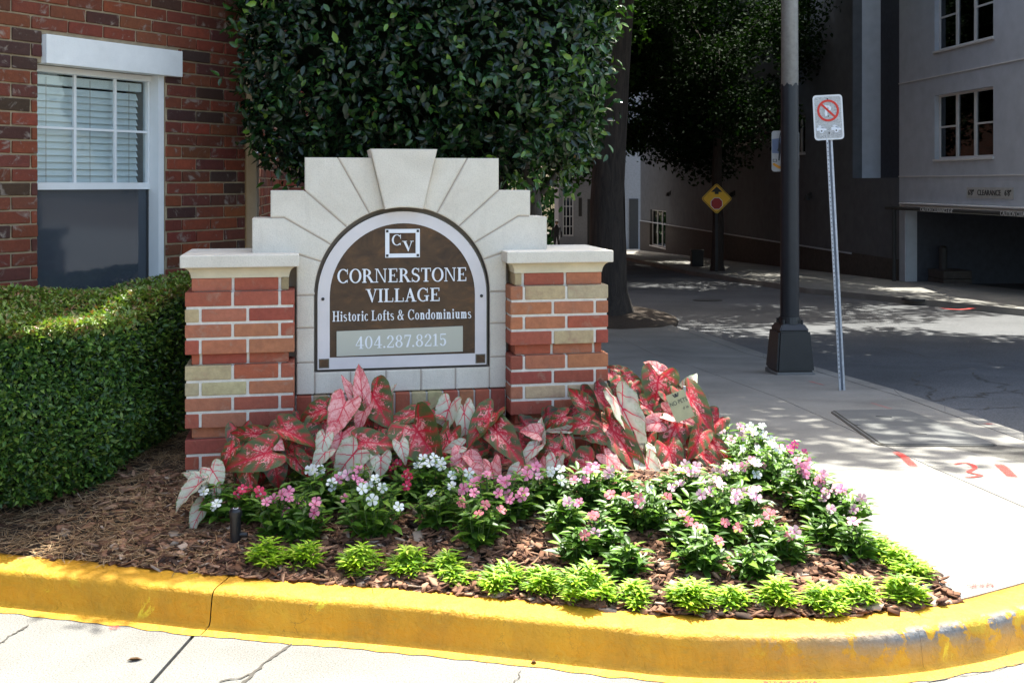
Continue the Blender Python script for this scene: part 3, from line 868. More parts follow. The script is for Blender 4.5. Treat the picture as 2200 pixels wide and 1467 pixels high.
G['&'] = (band(.36, .77, .21, .23, .08, .18, -60, 250) + band(.31, .25, .31, .27, .15, .21, 60, 340) + [[(.20, .66), (.34, .66), (.80, .0), (.62, .0)], [(.66, .50), (.72, .50), (.60, .16), (.52, .14)], Rc(.55, .48, .82, .53)], .90)
G['4'] = ([Rc(.36, 0, .50, 1), Rc(.26, 0, .60, .05), Rc(.02, .24, .64, .30), [(.02, .30), (.08, .30), (.44, .92), (.44, 1), (.38, 1)]], .68)
G['0'] = (band(.31, .5, .29, .51, .155, .46, 0, 180) + band(.31, .5, .29, .51, .155, .46, 180, 360), .66)
G['2'] = (band(.29, .72, .26, .29, .12, .24, -20, 180) + [[(.53, .63), (.41, .60), (.05, .13), (.05, .05), (.13, .10)], Rc(.04, .0, .56, .10), Rc(.51, .1, .56, .27)], .62)
G['8'] = (band(.31, .76, .235, .25, .115, .20, 0, 180) + band(.31, .76, .235, .25, .115, .20, 180, 360) + band(.31, .27, .285, .28, .145, .225, 0, 180) + band(.31, .27, .285, .28, .145, .225, 180, 360), .65)
G['7'] = ([Rc(.05, .90, .57, 1), Rc(.05, .72, .10, .92), [(.48, .92), (.57, .95), (.34, 0), (.17, 0)]], .60)
G['1'] = ([Rc(.17, 0, .31, 1), Rc(.04, 0, .44, .05), [(.05, .82), (.18, .88), (.2, 1), (.05, .88)]], .48)
G['5'] = ([Rc(.10, .55, .15, 1), Rc(.10, .90, .54, 1)] + band(.29, .31, .27, .32, .12, .26, -155, 140), .62)
G['.'] = ([dot(.10, .075, .085)], .24)
G[' '] = ([], .28)
def glyph_mesh(ch, cap, xs, depth, mat):
    bm = bmesh.new()
    for i, p in enumerate(G[ch][0]):
        d0 = -depth - i * 0.00006
        if isinstance(p, tuple):
            _, o_, i_ = p
            n = len(o_)
            A = [[bm.verts.new((x * cap * xs, y_, z * cap)) for x, z in pts] for pts in (o_, i_) for y_ in (d0, 0)]
            for k in range(n - 1):
                bm.faces.new((A[0][k], A[0][k + 1], A[2][k + 1], A[2][k]))
                bm.faces.new((A[0][k], A[1][k], A[1][k + 1], A[0][k + 1]))
                bm.faces.new((A[2][k], A[2][k + 1], A[3][k + 1], A[3][k]))
            for k in (0, n - 1):
                try: bm.faces.new((A[0][k], A[2][k], A[3][k], A[1][k]))
                except ValueError: pass
        else:
            add_prism(bm, [(x * cap * xs, z * cap) for x, z in p], d0, 0)
    return mesh_bm('letter', bm, mat)
GC = {}
def write(text, u0, u1, z, cap, y, depth, mat, parent, name='letter', sp=0.035, slope=0.0):
    adv = [G[c][1] + sp for c in text]
    xs = (u1 - u0) / ((sum(adv) - sp) * cap)
    x = u0
    for c, a in zip(text, adv):
        if c != ' ':
            key = (c, cap, round(xs, 3), mat.name)
            if key not in GC: GC[key] = glyph_mesh(c, cap, xs, depth, mat)
            link(name, GC[key], parent, (x, y, z + slope * (x - u0)))
        x += a * cap * xs
write('CORNERSTONE', 0.664, 1.272, 1.090, 0.064, 0.1370, 0.007, M['letter_white'], plaque)
write('VILLAGE', 0.797, 1.145, 0.998, 0.062, 0.1370, 0.007, M['letter_white'], plaque)
write('Historic Lofts & Condominiums', 0.643, 1.294, 0.913, 0.047, 0.1370, 0.005, M['letter_white'], plaque, sp=0.06)
write('C', 0.916, 0.963, 1.262, 0.050, 0.1370, 0.006, M['letter_white'], plaque)
write('V', 0.966, 1.018, 1.234, 0.048, 0.1370, 0.006, M['letter_white'], plaque)
pp = link('number_panel', prism_mesh('number_panel', [(0.662, 0.752), (1.252, 0.757), (1.252, 0.877), (0.662, 0.867)], 0.1300, 0.1370, M['sage']), plaque)
write('404.287.8215', 0.748, 1.176, 0.784, 0.057, 0.1299, 0.0008, M['letter_white'], plaque, 'numeral', slope=0.008)

# ------------------------------------------------------------------ brick apartment house with window
WD = Vector((0.544, 0.839, 0)).normalized()
WO = Vector((-2.372, 5.14, 0))                           # point of the wall under photo column 40
wrz = math.atan2(WD.y, WD.x)
house = empty('brick_house', WO, wrz); setp(house, 'red brick apartment house with white-framed window behind the hedge', 'building')
def wall_u(px):
    a = (px - CX) / F
    return (a * WO.y - WO.x) / (WD.x - a * WD.y)
U0, U1 = wall_u(-260), wall_u(527)
LU0, LU1 = wall_u(91), wall_u(384)
WU0, WU1 = wall_u(82), wall_u(357)
ZW0, ZW1 = 0.95, 2.143
wallo = link('wall', mesh_bm('wall', bmesh.new(), M['mortar_tan']), house)
bm = bmesh.new()
for x0, x1, z0, z1 in ((-9, WU0, -0.5, 8), (WU1, U1 - 0.008, -0.5, 8), (WU0, WU1, -0.5, ZW0), (WU0, WU1, ZW1, 8)):
    add_box(bm, x0, x1, 0.010, 0.34, z0, z1)
wallo.data = mesh_bm('wall', bm, M['mortar_tan'])
# upper storeys and the far end, too high to be seen brick by brick
def brick_texture_mat(name, scale=1.0):
    m, nt, b = new_mat(name)
    v = coords(nt, 'Object')
    sp = N(nt, 'ShaderNodeSeparateXYZ'); nt.links.new(v, sp.inputs[0])
    cb = N(nt, 'ShaderNodeCombineXYZ')
    nt.links.new(math_(nt, 'ADD', sp.outputs[0], sp.outputs[1]), cb.inputs[0]); nt.links.new(sp.outputs[2], cb.inputs[1])
    br = N(nt, 'ShaderNodeTexBrick')
    br.inputs['Scale'].default_value = 1.0
    br.inputs['Brick Width'].default_value = 0.203; br.inputs['Row Height'].default_value = 0.0677
    br.inputs['Mortar Size'].default_value = 0.005
    br.inputs['Color1'].default_value = (0.22, 0.05, 0.03, 1); br.inputs['Color2'].default_value = (0.11, 0.035, 0.028, 1)
    br.inputs['Mortar'].default_value = (0.28, 0.22, 0.15, 1)
    nt.links.new(cb.outputs[0], br.inputs['Vector'])
    nt.links.new(br.outputs[0], b.inputs['Base Color'])
    b.inputs['Roughness'].default_value = 0.9
    bump(nt, b, br.outputs['Fac'], -0.5, 0.01)
    return m
M['brick_far'] = brick_texture_mat('brick_far')
link('upper_wall', box_mesh('upper_wall', -9, U1 - 0.01, 0.004, 0.3, 2.96, 9.0, M['brick_far']), house)
link('upper_wall', box_mesh('upper_wall', -9, U0 - 0.01, 0.004, 0.3, 0.0, 2.95, M['brick_far']), house)
BL, BH, BJ = 0.2032, 0.0677, 0.0095
BW_COL = [(0.215, 0.055, 0.029), (0.175, 0.046, 0.027), (0.25, 0.068, 0.033), (0.115, 0.040, 0.028), (0.16, 0.046, 0.029), (0.075, 0.036, 0.028), (0.20, 0.056, 0.031)]
bm_cache = {}
def wbrick(parent, x0, x1, z0, z1, y=0.0, mirror=None):
    key = (round(x1 - x0, 4), random.randrange(3))
    if key not in bm_cache:
        bm = bmesh.new(); add_box(bm, 0, x1 - x0, 0, 0.06, 0, BH - BJ, 0.003, 1)
        for v in bm.verts: v.co += Vector((random.uniform(-.0016, .0016), random.uniform(-.001, .001), random.uniform(-.0014, .0014)))
        bm_cache[key] = mesh_bm('brick', bm, M['brick_wall'])
    o = link('brick', bm_cache[key], parent, (x0, y + random.uniform(-.002, .002), z0))
    o.color = (*jit(random.choice(BW_COL), 0.15), 1)
    return o
nrow = 0
z = 0.88
while z < 2.94:
    off = (BL / 2 if nrow % 2 else 0)
    u = U0 - off
    while u < U1 - 0.01:
        a, b = u + BJ / 2, u + BL - BJ / 2
        u += BL
        a, b = max(a, U0), min(b, U1)
        segs = [(a, b)]
        zt = z + BH
        cut = None
        if z < ZW1 - 0.005 and zt > ZW0: cut = (WU0, WU1)
        elif z >= ZW1 - 0.005 and z < ZW1 + 0.12: cut = (LU0, LU1)
        if cut:
            ns = []
            for (p, q) in segs:
                if q <= cut[0] or p >= cut[1]: ns.append((p, q))
                else:
                    if p < cut[0]: ns.append((p, cut[0] - 0.002))
                    if q > cut[1]: ns.append((cut[1] + 0.002, q))
            segs = ns
        for p, q in segs:
            if q - p > 0.008: wbrick(wallo, round(p, 4), round(q, 4), z + BJ / 2, z + BH - BJ / 2)
    z += BH
    nrow += 1
link('lintel', box_mesh('lintel', LU0, LU1, -0.034, 0.05, ZW1 - 0.004, ZW1 + 0.1385, M['lintel_paint'], 0.004, 2), house)
# window: frame set back in the opening, two sashes
win = empty('window', (0, 0, 0), 0, house)
yf = 0.075
wt = ZW1 - 0.004
fr = bmesh.new()
add_box(fr, WU0 + 0.001, WU0 + 0.035, yf, yf + 0.07, ZW0, wt); add_box(fr, WU1 - 0.040, WU1 - 0.004, 0.014, yf + 0.07, ZW0, wt)
add_box(fr, WU0 + 0.035, WU1 - 0.040, yf, yf + 0.07, wt - 0.030, wt)
link('window_frame', mesh_bm('window_frame', fr, M['white_paint']), win)
zm = 1.52
sa, sb = WU0 + 0.036, WU1 - 0.041
fr = bmesh.new()
add_box(fr, sa, sb, yf + 0.010, yf + 0.045, zm, zm + 0.036); add_box(fr, sa, sa + 0.012, yf + 0.011, yf + 0.044, zm + 0.036, wt - 0.031); add_box(fr, sb - 0.012, sb, yf + 0.011, yf + 0.044, zm + 0.036, wt - 0.031)
link('upper_sash', mesh_bm('upper_sash', fr, M['white_paint']), win)
for px in (178, 265):
    u = wall_u(px) + 0.02
    link('muntin', box_mesh('muntin', u - 0.007, u + 0.007, yf + 0.016, yf + 0.030, zm + 0.036, wt - 0.031, M['white_paint']), win)
zmu = 1.52 + 0.036 + (wt - 0.03 - 1.556) * 0.50
link('muntin', box_mesh('muntin', sa + 0.012, sb - 0.012, yf + 0.018, yf + 0.028, zmu - 0.006, zmu + 0.006, M['white_paint']), win)
link('pane', box_mesh('pane', sa, sb, yf + 0.032, yf + 0.036, zm + 0.01, wt - 0.02, M['glass_room']), win)
link('screen_pane', box_mesh('screen_pane', sa + 0.001, sb - 0.012, yf + 0.024, yf + 0.028, ZW0, zm + 0.001, M['glass_screen']), win)
link('lower_sash', box_mesh('lower_sash', sb - 0.012, sb, yf + 0.020, yf + 0.050, ZW0, zm - 0.001, M['dark_iron']), win)
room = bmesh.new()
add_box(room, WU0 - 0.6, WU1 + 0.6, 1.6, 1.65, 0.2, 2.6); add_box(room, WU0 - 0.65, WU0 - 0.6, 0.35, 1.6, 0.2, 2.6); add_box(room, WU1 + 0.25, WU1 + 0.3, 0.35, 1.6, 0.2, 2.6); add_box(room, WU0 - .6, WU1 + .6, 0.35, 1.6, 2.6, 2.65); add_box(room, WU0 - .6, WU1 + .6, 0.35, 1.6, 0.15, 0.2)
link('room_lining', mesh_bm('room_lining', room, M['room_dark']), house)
blind = empty('window_blind', WO + WD * ((sa + sb) / 2) + Vector((-WD.y, WD.x, 0)) * 0.152, wrz)
setp(blind, 'white horizontal slat blind hanging inside the brick house window', 'blind')
bw = (sb - sa) / 2 - 0.035
link('headrail', box_mesh('headrail', -bw - 0.02, bw + 0.02, -0.015, 0.03, wt - 0.085, wt - 0.04, M['blind_white']), blind)
slat = bmesh.new()
add_box(slat, -bw, bw, -0.021, 0.021, -0.0014, 0.0014, 0.0008)
slat_me = mesh_bm('slat', slat, M['blind_white'])
zz = wt - 0.115
while zz > ZW0 + 0.02:
    link('slat', slat_me, blind, (random.uniform(-.002, .002), 0, zz), (R(62 + random.uniform(-2, 2)), 0, random.uniform(-.003, .003)))
    zz -= 0.0345
for u in (-bw * 0.82, 0.0, bw * 0.78):
    bm = bmesh.new(); add_cyl(bm, (u, -0.024, ZW0), (u, -0.024, wt - 0.05), 0.0012, n=6)
    link('cord', mesh_bm('cord', bm, M['stone_joint']), blind)
# downspout and set-back wing of the house
def world_u(px, y): return (px - CX) / F * y
bm = bmesh.new()
add_box(bm, -0.035, 0.035, -0.03, 0.03, 0.0, 6.0, 0.012, 2)
pd = at(543, 400, 6.75)
o = link('downspout', mesh_bm('downspout', bm, plain('gutter_paint', (0.38, 0.36, 0.32), 0.5)), None, (pd.x, pd.y, 0.1)); setp(o, 'pale rectangular downspout at the corner of the brick house', 'downspout')
wa, wb, wc = at(551, 0, 7.3).xy, at(599, 0, 9.6).xy, at(760, 0, 10.1).xy
wing = empty('house_wing', (wa.x, wa.y, 0)); setp(wing, 'shaded set-back wing of red brick behind the sign', 'building')
def wing_wall(a, b, zlo, zhi):
    d = b - a
    rz = math.atan2(d.y, d.x); ln = d.length
    part = link('wall', box_mesh('wall', 0, ln, 0.008, 0.25, 0.0, 2.6, M['mortar_tan']), wing, (a.x - wa.x, a.y - wa.y, 0), (0, 0, rz))
    link('upper_wall', box_mesh('upper_wall', 0, ln, 0.004, 0.25, zhi + 0.05, 9.0, M['brick_far']), wing, (a.x - wa.x, a.y - wa.y, 0), (0, 0, rz))
    z, r_ = zlo, 0
    while z < zhi:
        u = -(BL / 2 if r_ % 2 else 0)
        while u < ln - 0.02:
            p, q = max(0.002, u + BJ / 2), min(ln, u + BL - BJ / 2)
            if q - p > 0.03: wbrick(part, round(p, 3), round(q, 3), z + BJ / 2, z + BH - BJ / 2)
            u += BL
        z += BH; r_ += 1
    return part
wing_wall(wa, wb, 1.05, 1.95)
wing_wall(wb, wc, 1.25, 1.85)
wnm = box_mesh('gable_wall', -12.0, 0.0, 0.0, 0.3, -1.0, 9.0, M['brick_far'])
# wall added along the side street to hold back sky light
e0 = WO + WD * U1
ds = (Vector((-1.9, 26)) - Vector((e0.x - 0.25, e0.y + 0.4)))
bm = bmesh.new(); add_box(bm, 0, 66, 0, 0.3, -4.5, 13.0)
link('sky_block_wall', mesh_bm('sky_block_wall', bm, M['brick_far']), wing, (wc.x - wa.x - 1.4, wc.y - wa.y + 0.6, 0), (0, 0, R(90.6)))
bm = bmesh.new(); add_box(bm, -14, 1.0, 0, 0.3, 8.6, 8.9)
bm.free()

# ------------------------------------------------------------------ foliage tools
def unit(a): return a / np.maximum(1e-9, np.linalg.norm(a, axis=1, keepdims=True))
def frames(nrm, tip):
    n = unit(nrm)
    t = unit(tip - (tip * n).sum(1, keepdims=True) * n)
    s = np.cross(t, n)
    return s, t, n
def leaves(P, nrm, tip, L, W, fold=0.25, droop=0.15, shape='oval'):
    """leaf blades folded along the midrib; returns vertices (n,k,3) and faces"""
    s, t, n = frames(nrm, tip)
    n_ = len(P)
    L = np.broadcast_to(np.asarray(L, float), (n_,))[:, None]; W = np.broadcast_to(np.asarray(W, float), (n_,))[:, None]
    if shape == 'oval':
        pr = [(0, 0, 0), (.42, .26, 1), (.46, .62, 1), (0, 1, 0), (-.46, .62, 1), (-.42, .26, 1), (0, .5, 0)]
        fc = [(0, 1, 6), (1, 2, 6), (2, 3, 6), (3, 4, 6), (4, 5, 6), (5, 0, 6)]
    elif shape == 'lance':
        pr = [(0, 0, 0), (.5, .45, 1), (0, 1, 0), (-.5, .45, 1), (0, .45, 0)]
        fc = [(0, 1, 4), (1, 2, 4), (2, 3, 4), (3, 0, 4)]
    else:
        pr = [(0, 0, 0), (.5, .45, 1), (0, 1, 0), (-.5, .45, 1)]
        fc = [(0, 1, 2), (0, 2, 3)]
    V = np.stack([P + s * (x * W) + t * (y * L) + n * (fold * W * (abs(x) * 2) * z - droop * L * y * y) for x, y, z in pr], axis=1)
    k = len(pr)
    Fc = (np.arange(n_)[:, None, None] * k + np.array(fc)[None]).reshape(-1, 3)
    return V.reshape(-1, 3), Fc, k
def pick(cols, n, wts=None, var=0.2):
    c = np.array(cols)[rng.choice(len(cols), n, p=wts)]
    return c * (1 + rng.uniform(-var, var, (n, 1)))
def cloud_mesh(name, P, nrm, tip, L, W, cols, mat, **kw):
    V, Fc, k = leaves(P, nrm, tip, L, W, **kw)
    return mesh_np(name, V, Fc, mat, tint=np.repeat(cols, k, axis=0))
def rdir(n): return unit(rng.normal(size=(n, 3)))
def tube(bm, pts, radii, n=7):
    """one continuous tapered tube along points"""
    prev = None
    for i, p in enumerate(pts):
        p = Vector(p)
        d = (Vector(pts[min(i + 1, len(pts) - 1)]) - Vector(pts[max(i - 1, 0)])).normalized()
        a = d.orthogonal().normalized() if abs(d.z) < 0.9 else Vector((1, 0, 0)).cross(d).normalized()
        b = d.cross(a)
        ringv = [bm.verts.new(p + (a * math.cos(2 * math.pi * k / n) + b * math.sin(2 * math.pi * k / n)) * radii[i]) for k in range(n)]
        if prev:
            best = min(range(n), key=lambda s: (prev[0].co - ringv[s].co).length)
            ringv = ringv[best:] + ringv[:best]
            for k in range(n):
                bm.faces.new((prev[k], prev[(k + 1) % n], ringv[(k + 1) % n], ringv[k]))
        prev = ringv
    if prev: bm.faces.new(prev)

# --- clipped holly behind the sign
HC = Vector((-0.50, 6.55)); HX, HYd, HZ0, HZ1 = 1.05, 0.95, 1.58, 4.55
holly = empty('holly_tree', (HC.x, HC.y, bedz(HC.x, HC.y))); setp(holly, 'clipped dark green glossy holly tree behind the monument sign', 'tree')
hb = Vector((HC.x, HC.y, bedz(HC.x, HC.y)))
def holly_points(n, dmin, dmax):
    """points near the surface of a clipped, slightly rounded block"""
    out = []
    nn = []
    while len(out) < n:
        d = rdir(4000)
        # superellipsoid radius
        e = 5.0
        r = (np.abs(d[:, 0]) ** e + np.abs(d[:, 1]) ** e + np.abs(d[:, 2]) ** e) ** (-1 / e)
        q = d * r[:, None]
        lump = 1 + 0.035 * np.sin(7 * q[:, 0] + 2) * np.cos(6 * q[:, 2]) + 0.03 * np.sin(11 * q[:, 2] + 5 * q[:, 1])
        # keep more on the sides one can see: front, right, underside
        w = np.where((q[:, 1] < -0.2) | (q[:, 0] > 0.55) | (q[:, 2] < -0.75) | (q[:, 0] < -0.6), 1.0, 0.35)
        keep = rng.random(len(q)) < w
        q, lump = q[keep], lump[keep]
        depth = 1 - rng.uniform(dmin, dmax, len(q))
        P = np.empty_like(q)
        P[:, 0] = HC.x + HX * q[:, 0] * lump * depth * (1 - 0.05 * np.maximum(0, q[:, 2]) * 1.0)
        P[:, 1] = HC.y + HYd * q[:, 1] * lump * depth
        P[:, 2] = (HZ0 + HZ1) / 2 + (HZ1 - HZ0) / 2 * q[:, 2] * lump * depth
        gr = np.sign(q) * np.abs(q) ** (e - 1)
        out.extend(P); nn.extend(unit(gr))
    return np.array(out[:n]), np.array(nn[:n])
P1, N1 = holly_points(46000, -0.025, 0.09)
P2, N2 = holly_points(20000, 0.06, 0.26)
P = np.vstack([P1, P2]); Nn = np.vstack([N1, N2])
pc_, _ = holly_points(150, -0.02, 0.04)
keepm = np.ones(len(P), bool)
for c3 in pc_:
    rr = rng.uniform(0.05, 0.13)
    keepm &= (np.linalg.norm((P - c3) * np.array([1, 1, 1.25]), axis=1) > rr) | (rng.random(len(P)) < 0.12)
hem = HZ0 + 0.05 + 0.05 * np.sin(P[:, 0] * 5.1 + 1.0) + 0.05 * np.sin(P[:, 0] * 13 + P[:, 1] * 7) + 0.05 * np.clip((P[:, 0] - 0.1) / 0.5, -1.2, 1)
keepm &= (P[:, 2] > hem) | (rng.random(len(P)) < 0.05)
P, Nn = P[keepm], Nn[keepm]
# sprays: small groups of leaves standing out from the clipped face
sp_, sn_ = holly_points(420, -0.03, 0.0)
k_ = rng.integers(5, 9, len(sp_))
Ps = np.repeat(sp_, k_, axis=0); Ns = np.repeat(sn_, k_, axis=0)
Ps = Ps + rng.normal(0, 0.028, Ps.shape) + Ns * rng.uniform(0, 0.07, (len(Ps), 1))
nspray = len(Ps)
P = np.vstack([P, Ps]); Nn = np.vstack([Nn, Ns])
n = len(P)
# leaves grow in sprays: pull points towards twig tips
nrm = unit(Nn * 0.55 + rdir(n) * 0.85 + np.array([0, 0, 0.45]))
tipd = unit(Nn * 0.6 + rdir(n) * 0.9 + np.array([0, 0, 0.15]))
L_ = rng.uniform(0.040, 0.068, n)
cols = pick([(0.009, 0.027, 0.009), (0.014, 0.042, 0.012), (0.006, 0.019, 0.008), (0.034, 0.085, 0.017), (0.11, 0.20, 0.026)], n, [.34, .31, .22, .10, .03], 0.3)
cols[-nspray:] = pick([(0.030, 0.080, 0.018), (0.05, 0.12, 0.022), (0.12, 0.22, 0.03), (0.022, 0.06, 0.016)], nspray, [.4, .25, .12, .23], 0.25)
sun_side = (P[:, 0] > HC.x + HX * 0.55) & (rng.random(n) < 0.28)
cols[sun_side] = pick([(0.05, 0.12, 0.02), (0.035, 0.085, 0.02)], int(sun_side.sum()), None, .3)  # right-hand leaves tinted brighter, putting the sunny side into their colour
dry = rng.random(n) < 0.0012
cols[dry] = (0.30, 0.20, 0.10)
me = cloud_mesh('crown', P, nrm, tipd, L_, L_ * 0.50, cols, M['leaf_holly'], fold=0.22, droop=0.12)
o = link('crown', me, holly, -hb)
bm = bmesh.new()
bmesh.ops.create_icosphere(bm, subdivisions=4, radius=1.0)  # added dark solid inside the crown, so leaf gaps read as deep shade
for v in bm.verts:
    d = v.co.normalized(); e_ = 4.0
    q_ = d * (abs(d.x) ** e_ + abs(d.y) ** e_ + abs(d.z) ** e_) ** (-1 / e_)
    v.co = Vector((HC.x + q_.x * HX * 0.78, HC.y + q_.y * HYd * 0.76, (HZ0 + HZ1) / 2 + 0.05 + q_.z * (HZ1 - HZ0) / 2 * 0.84)) + Vector((math.sin(9 * q_.z), math.sin(8 * q_.x), math.sin(10 * q_.y))) * 0.03 - hb
link('dark_core', mesh_bm('dark_core', bm, plain('holly_gap_shade', (0.006, 0.009, 0.005), 1.0, var=0.5, nscale=30, bmp=1.0, bscale=50, bdist=0.03, spec=0.05), True), holly)
bm = bmesh.new()
tube(bm, [(0.66, 0.1, -0.2), (0.67, 0.08, 0.6), (0.64, 0.05, 1.2), (0.45, 0.0, 1.9), (0.2, 0, 3.0)], [0.055, 0.045, 0.04, 0.035, 0.02])
tube(bm, [(0.62, 0.1, 0.9), (0.35, 0.0, 1.35), (0.1, -0.1, 1.8)], [0.025, 0.02, 0.015])
tube(bm, [(0.60, 0.08, 1.1), (0.85, 0.0, 1.45), (0.9, -0.1, 1.9)], [0.022, 0.018, 0.012])
tube(bm, [(-0.1, 0.2, -0.2), (-0.1, 0.2, 1.0), (-0.2, 0.1, 2.0), (-0.2, 0, 3.0)], [0.06, 0.05, 0.04, 0.02])
link('trunk', mesh_bm('trunk', bm, M['bark_grey'], True), holly)
# --- clipped hedge
hedge = empty('hedge', (-2.1, 4.8, 0.2)); setp(hedge, 'low clipped boxy hedge under the brick house window', 'hedge')
HP = [Vector(p) for p in ((-3.6, 3.98), (-2.1, 4.22), (-1.72, 4.36), (-1.50, 4.72), (-1.46, 5.55), (-1.60, 6.0), (-1.88, 5.72), (-2.35, 5.0), (-3.2, 3.7 + 0.1))]
HP = [Vector(p) for p in ((-3.3, 4.02), (-2.2, 4.18), (-1.92, 4.30), (-1.68, 4.60), (-1.57, 5.2), (-1.54, 5.85), (-1.70, 6.02), (-2.02, 5.62), (-2.42, 4.98), (-2.95, 4.15))]
def hedge_top(x, y): return 0.945 + 0.085 * np.clip((y - 4.2 - 0.28 * (x + 2.2)) / 0.7, 0, 1) + 0.018 * np.sin(5.3 * x + 1.7 * y) + 0.016 * np.sin(9.1 * y - 3 * x)
HBOT = 0.235
def inpoly(P, poly):
    x, y = P[:, 0], P[:, 1]
    ins = np.zeros(len(P), bool)
    n = len(poly)
    for i in range(n):
        a, b = poly[i], poly[(i + 1) % n]
        c = ((a.y > y) != (b.y > y)) & (x < (b.x - a.x) * (y - a.y) / (b.y - a.y + 1e-12) + a.x)
        ins ^= c
    return ins
# top
T = np.empty((0, 3))
q = np.stack([rng.uniform(-3.3, -1.5, 90000), rng.uniform(4.0, 6.05, 90000), np.zeros(90000)], 1)
q = q[inpoly(q, HP)]
q = q[:17000]
q[:, 2] = hedge_top(q[:, 0], q[:, 1]) - rng.exponential(0.018, len(q)) + 0.008
Nt = np.tile([0, 0, 1.0], (len(q), 1))
S, SN = [], []
edges = [(HP[0], HP[1], 11000), (HP[1], HP[2], 6500), (HP[2], HP[3], 6500), (HP[3], HP[4], 6000), (HP[4], HP[5], 3500), (HP[5], HP[6], 1200)]
for a, b, cnt in edges:
    d = (b - a); nn = Vector((d.y, -d.x)).normalized()
    t = rng.random(cnt); hz = rng.random(cnt) ** 0.9
    zb = HBOT + (hedge_top(a.x + d.x * t, a.y + d.y * t) - HBOT) * hz
    ins = 0.10 * np.maximum(0, 0.28 - hz) / 0.28 * 1.3 + 0.05 * np.maximum(0, hz - 0.88) / 0.12 - 0.03 * np.sin(hz * 3.1)
    x = a.x + d.x * t; y = a.y + d.y * t
    dep = rng.exponential(0.03, cnt) + ins + 0.02 * np.sin(9 * x + 7 * zb) + 0.015 * np.sin(17 * zb + 3 * y)
    S.append(np.stack([x - nn.x * dep, y - nn.y * dep, np.minimum(zb, hedge_top(x, y) - 0.0)], 1))
    SN.append(np.tile([nn.x, nn.y, 0.15], (cnt, 1)))
S = np.vstack(S); SN = np.vstack(SN)
P = np.vstack([q, S]); Nn = np.vstack([Nt, SN]); istop = np.r_[np.ones(len(q), bool), np.zeros(len(S), bool)]
n = len(P)
nrm = unit(Nn * 0.5 + rdir(n) * 0.9 + np.array([0, 0, 0.5]))
tipd = unit(Nn * 0.8 + rdir(n) * 0.8 + np.array([0, 0, 0.35]))
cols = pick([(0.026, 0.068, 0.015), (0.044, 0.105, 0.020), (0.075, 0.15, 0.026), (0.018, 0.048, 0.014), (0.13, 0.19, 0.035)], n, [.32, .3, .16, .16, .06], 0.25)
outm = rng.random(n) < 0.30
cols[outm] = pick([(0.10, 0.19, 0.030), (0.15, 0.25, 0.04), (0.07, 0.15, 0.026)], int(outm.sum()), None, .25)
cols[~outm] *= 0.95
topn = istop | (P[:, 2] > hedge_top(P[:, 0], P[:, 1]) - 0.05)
cols[topn] = pick([(0.15, 0.23, 0.04), (0.21, 0.28, 0.05), (0.22, 0.18, 0.06), (0.10, 0.17, 0.032), (0.24, 0.12, 0.06)], int(topn.sum()), [.34, .24, .18, .18, .06], 0.25)  # paler top tints put light from above into the colour; reddish tips are real
L_ = rng.uniform(0.018, 0.036, n)
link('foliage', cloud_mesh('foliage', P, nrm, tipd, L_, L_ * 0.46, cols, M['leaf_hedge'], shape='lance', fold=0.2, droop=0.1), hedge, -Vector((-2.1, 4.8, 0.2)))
hp_c = Vector((sum(p.x for p in HP) / len(HP), sum(p.y for p in HP) / len(HP)))
bm = bmesh.new()  # dark solid filling the hedge behind its leaves
inner_h = [hp_c + (p - hp_c) * 0.86 for p in HP]
lo = [bm.verts.new((p.x, p.y, 0.42)) for p in inner_h]; hi = [bm.verts.new((p.x, p.y, float(hedge_top(p.x, p.y)) - 0.06)) for p in inner_h]
bm.faces.new(hi); bm.faces.new(list(reversed(lo)))
for i in range(len(lo)):
    j = (i + 1) % len(lo); bm.faces.new((lo[i], lo[j], hi[j], hi[i]))
link('dark_core', mesh_bm('dark_core', bm, plain('hedge_core', (0.012, 0.016, 0.008), 0.95, var=0.4, nscale=40, bmp=1.0, bscale=60, bdist=0.02)), hedge, -Vector((-2.1, 4.8, 0.2)))
for k in range(16):
    bm = bmesh.new()
    a = random.uniform(-3.1, -2.05); b = 4.55 + random.random() * 0.4
    tube(bm, [(a, b, 0.15), (a + random.uniform(-.05, .05), b, 0.3), (a + random.uniform(-.1, .1), b, 0.55)], [0.011, 0.009, 0.006], 5)
    link('stem', mesh_bm('stem', bm, M['bark_grey']), hedge, -Vector((-2.1, 4.8, 0.2)))

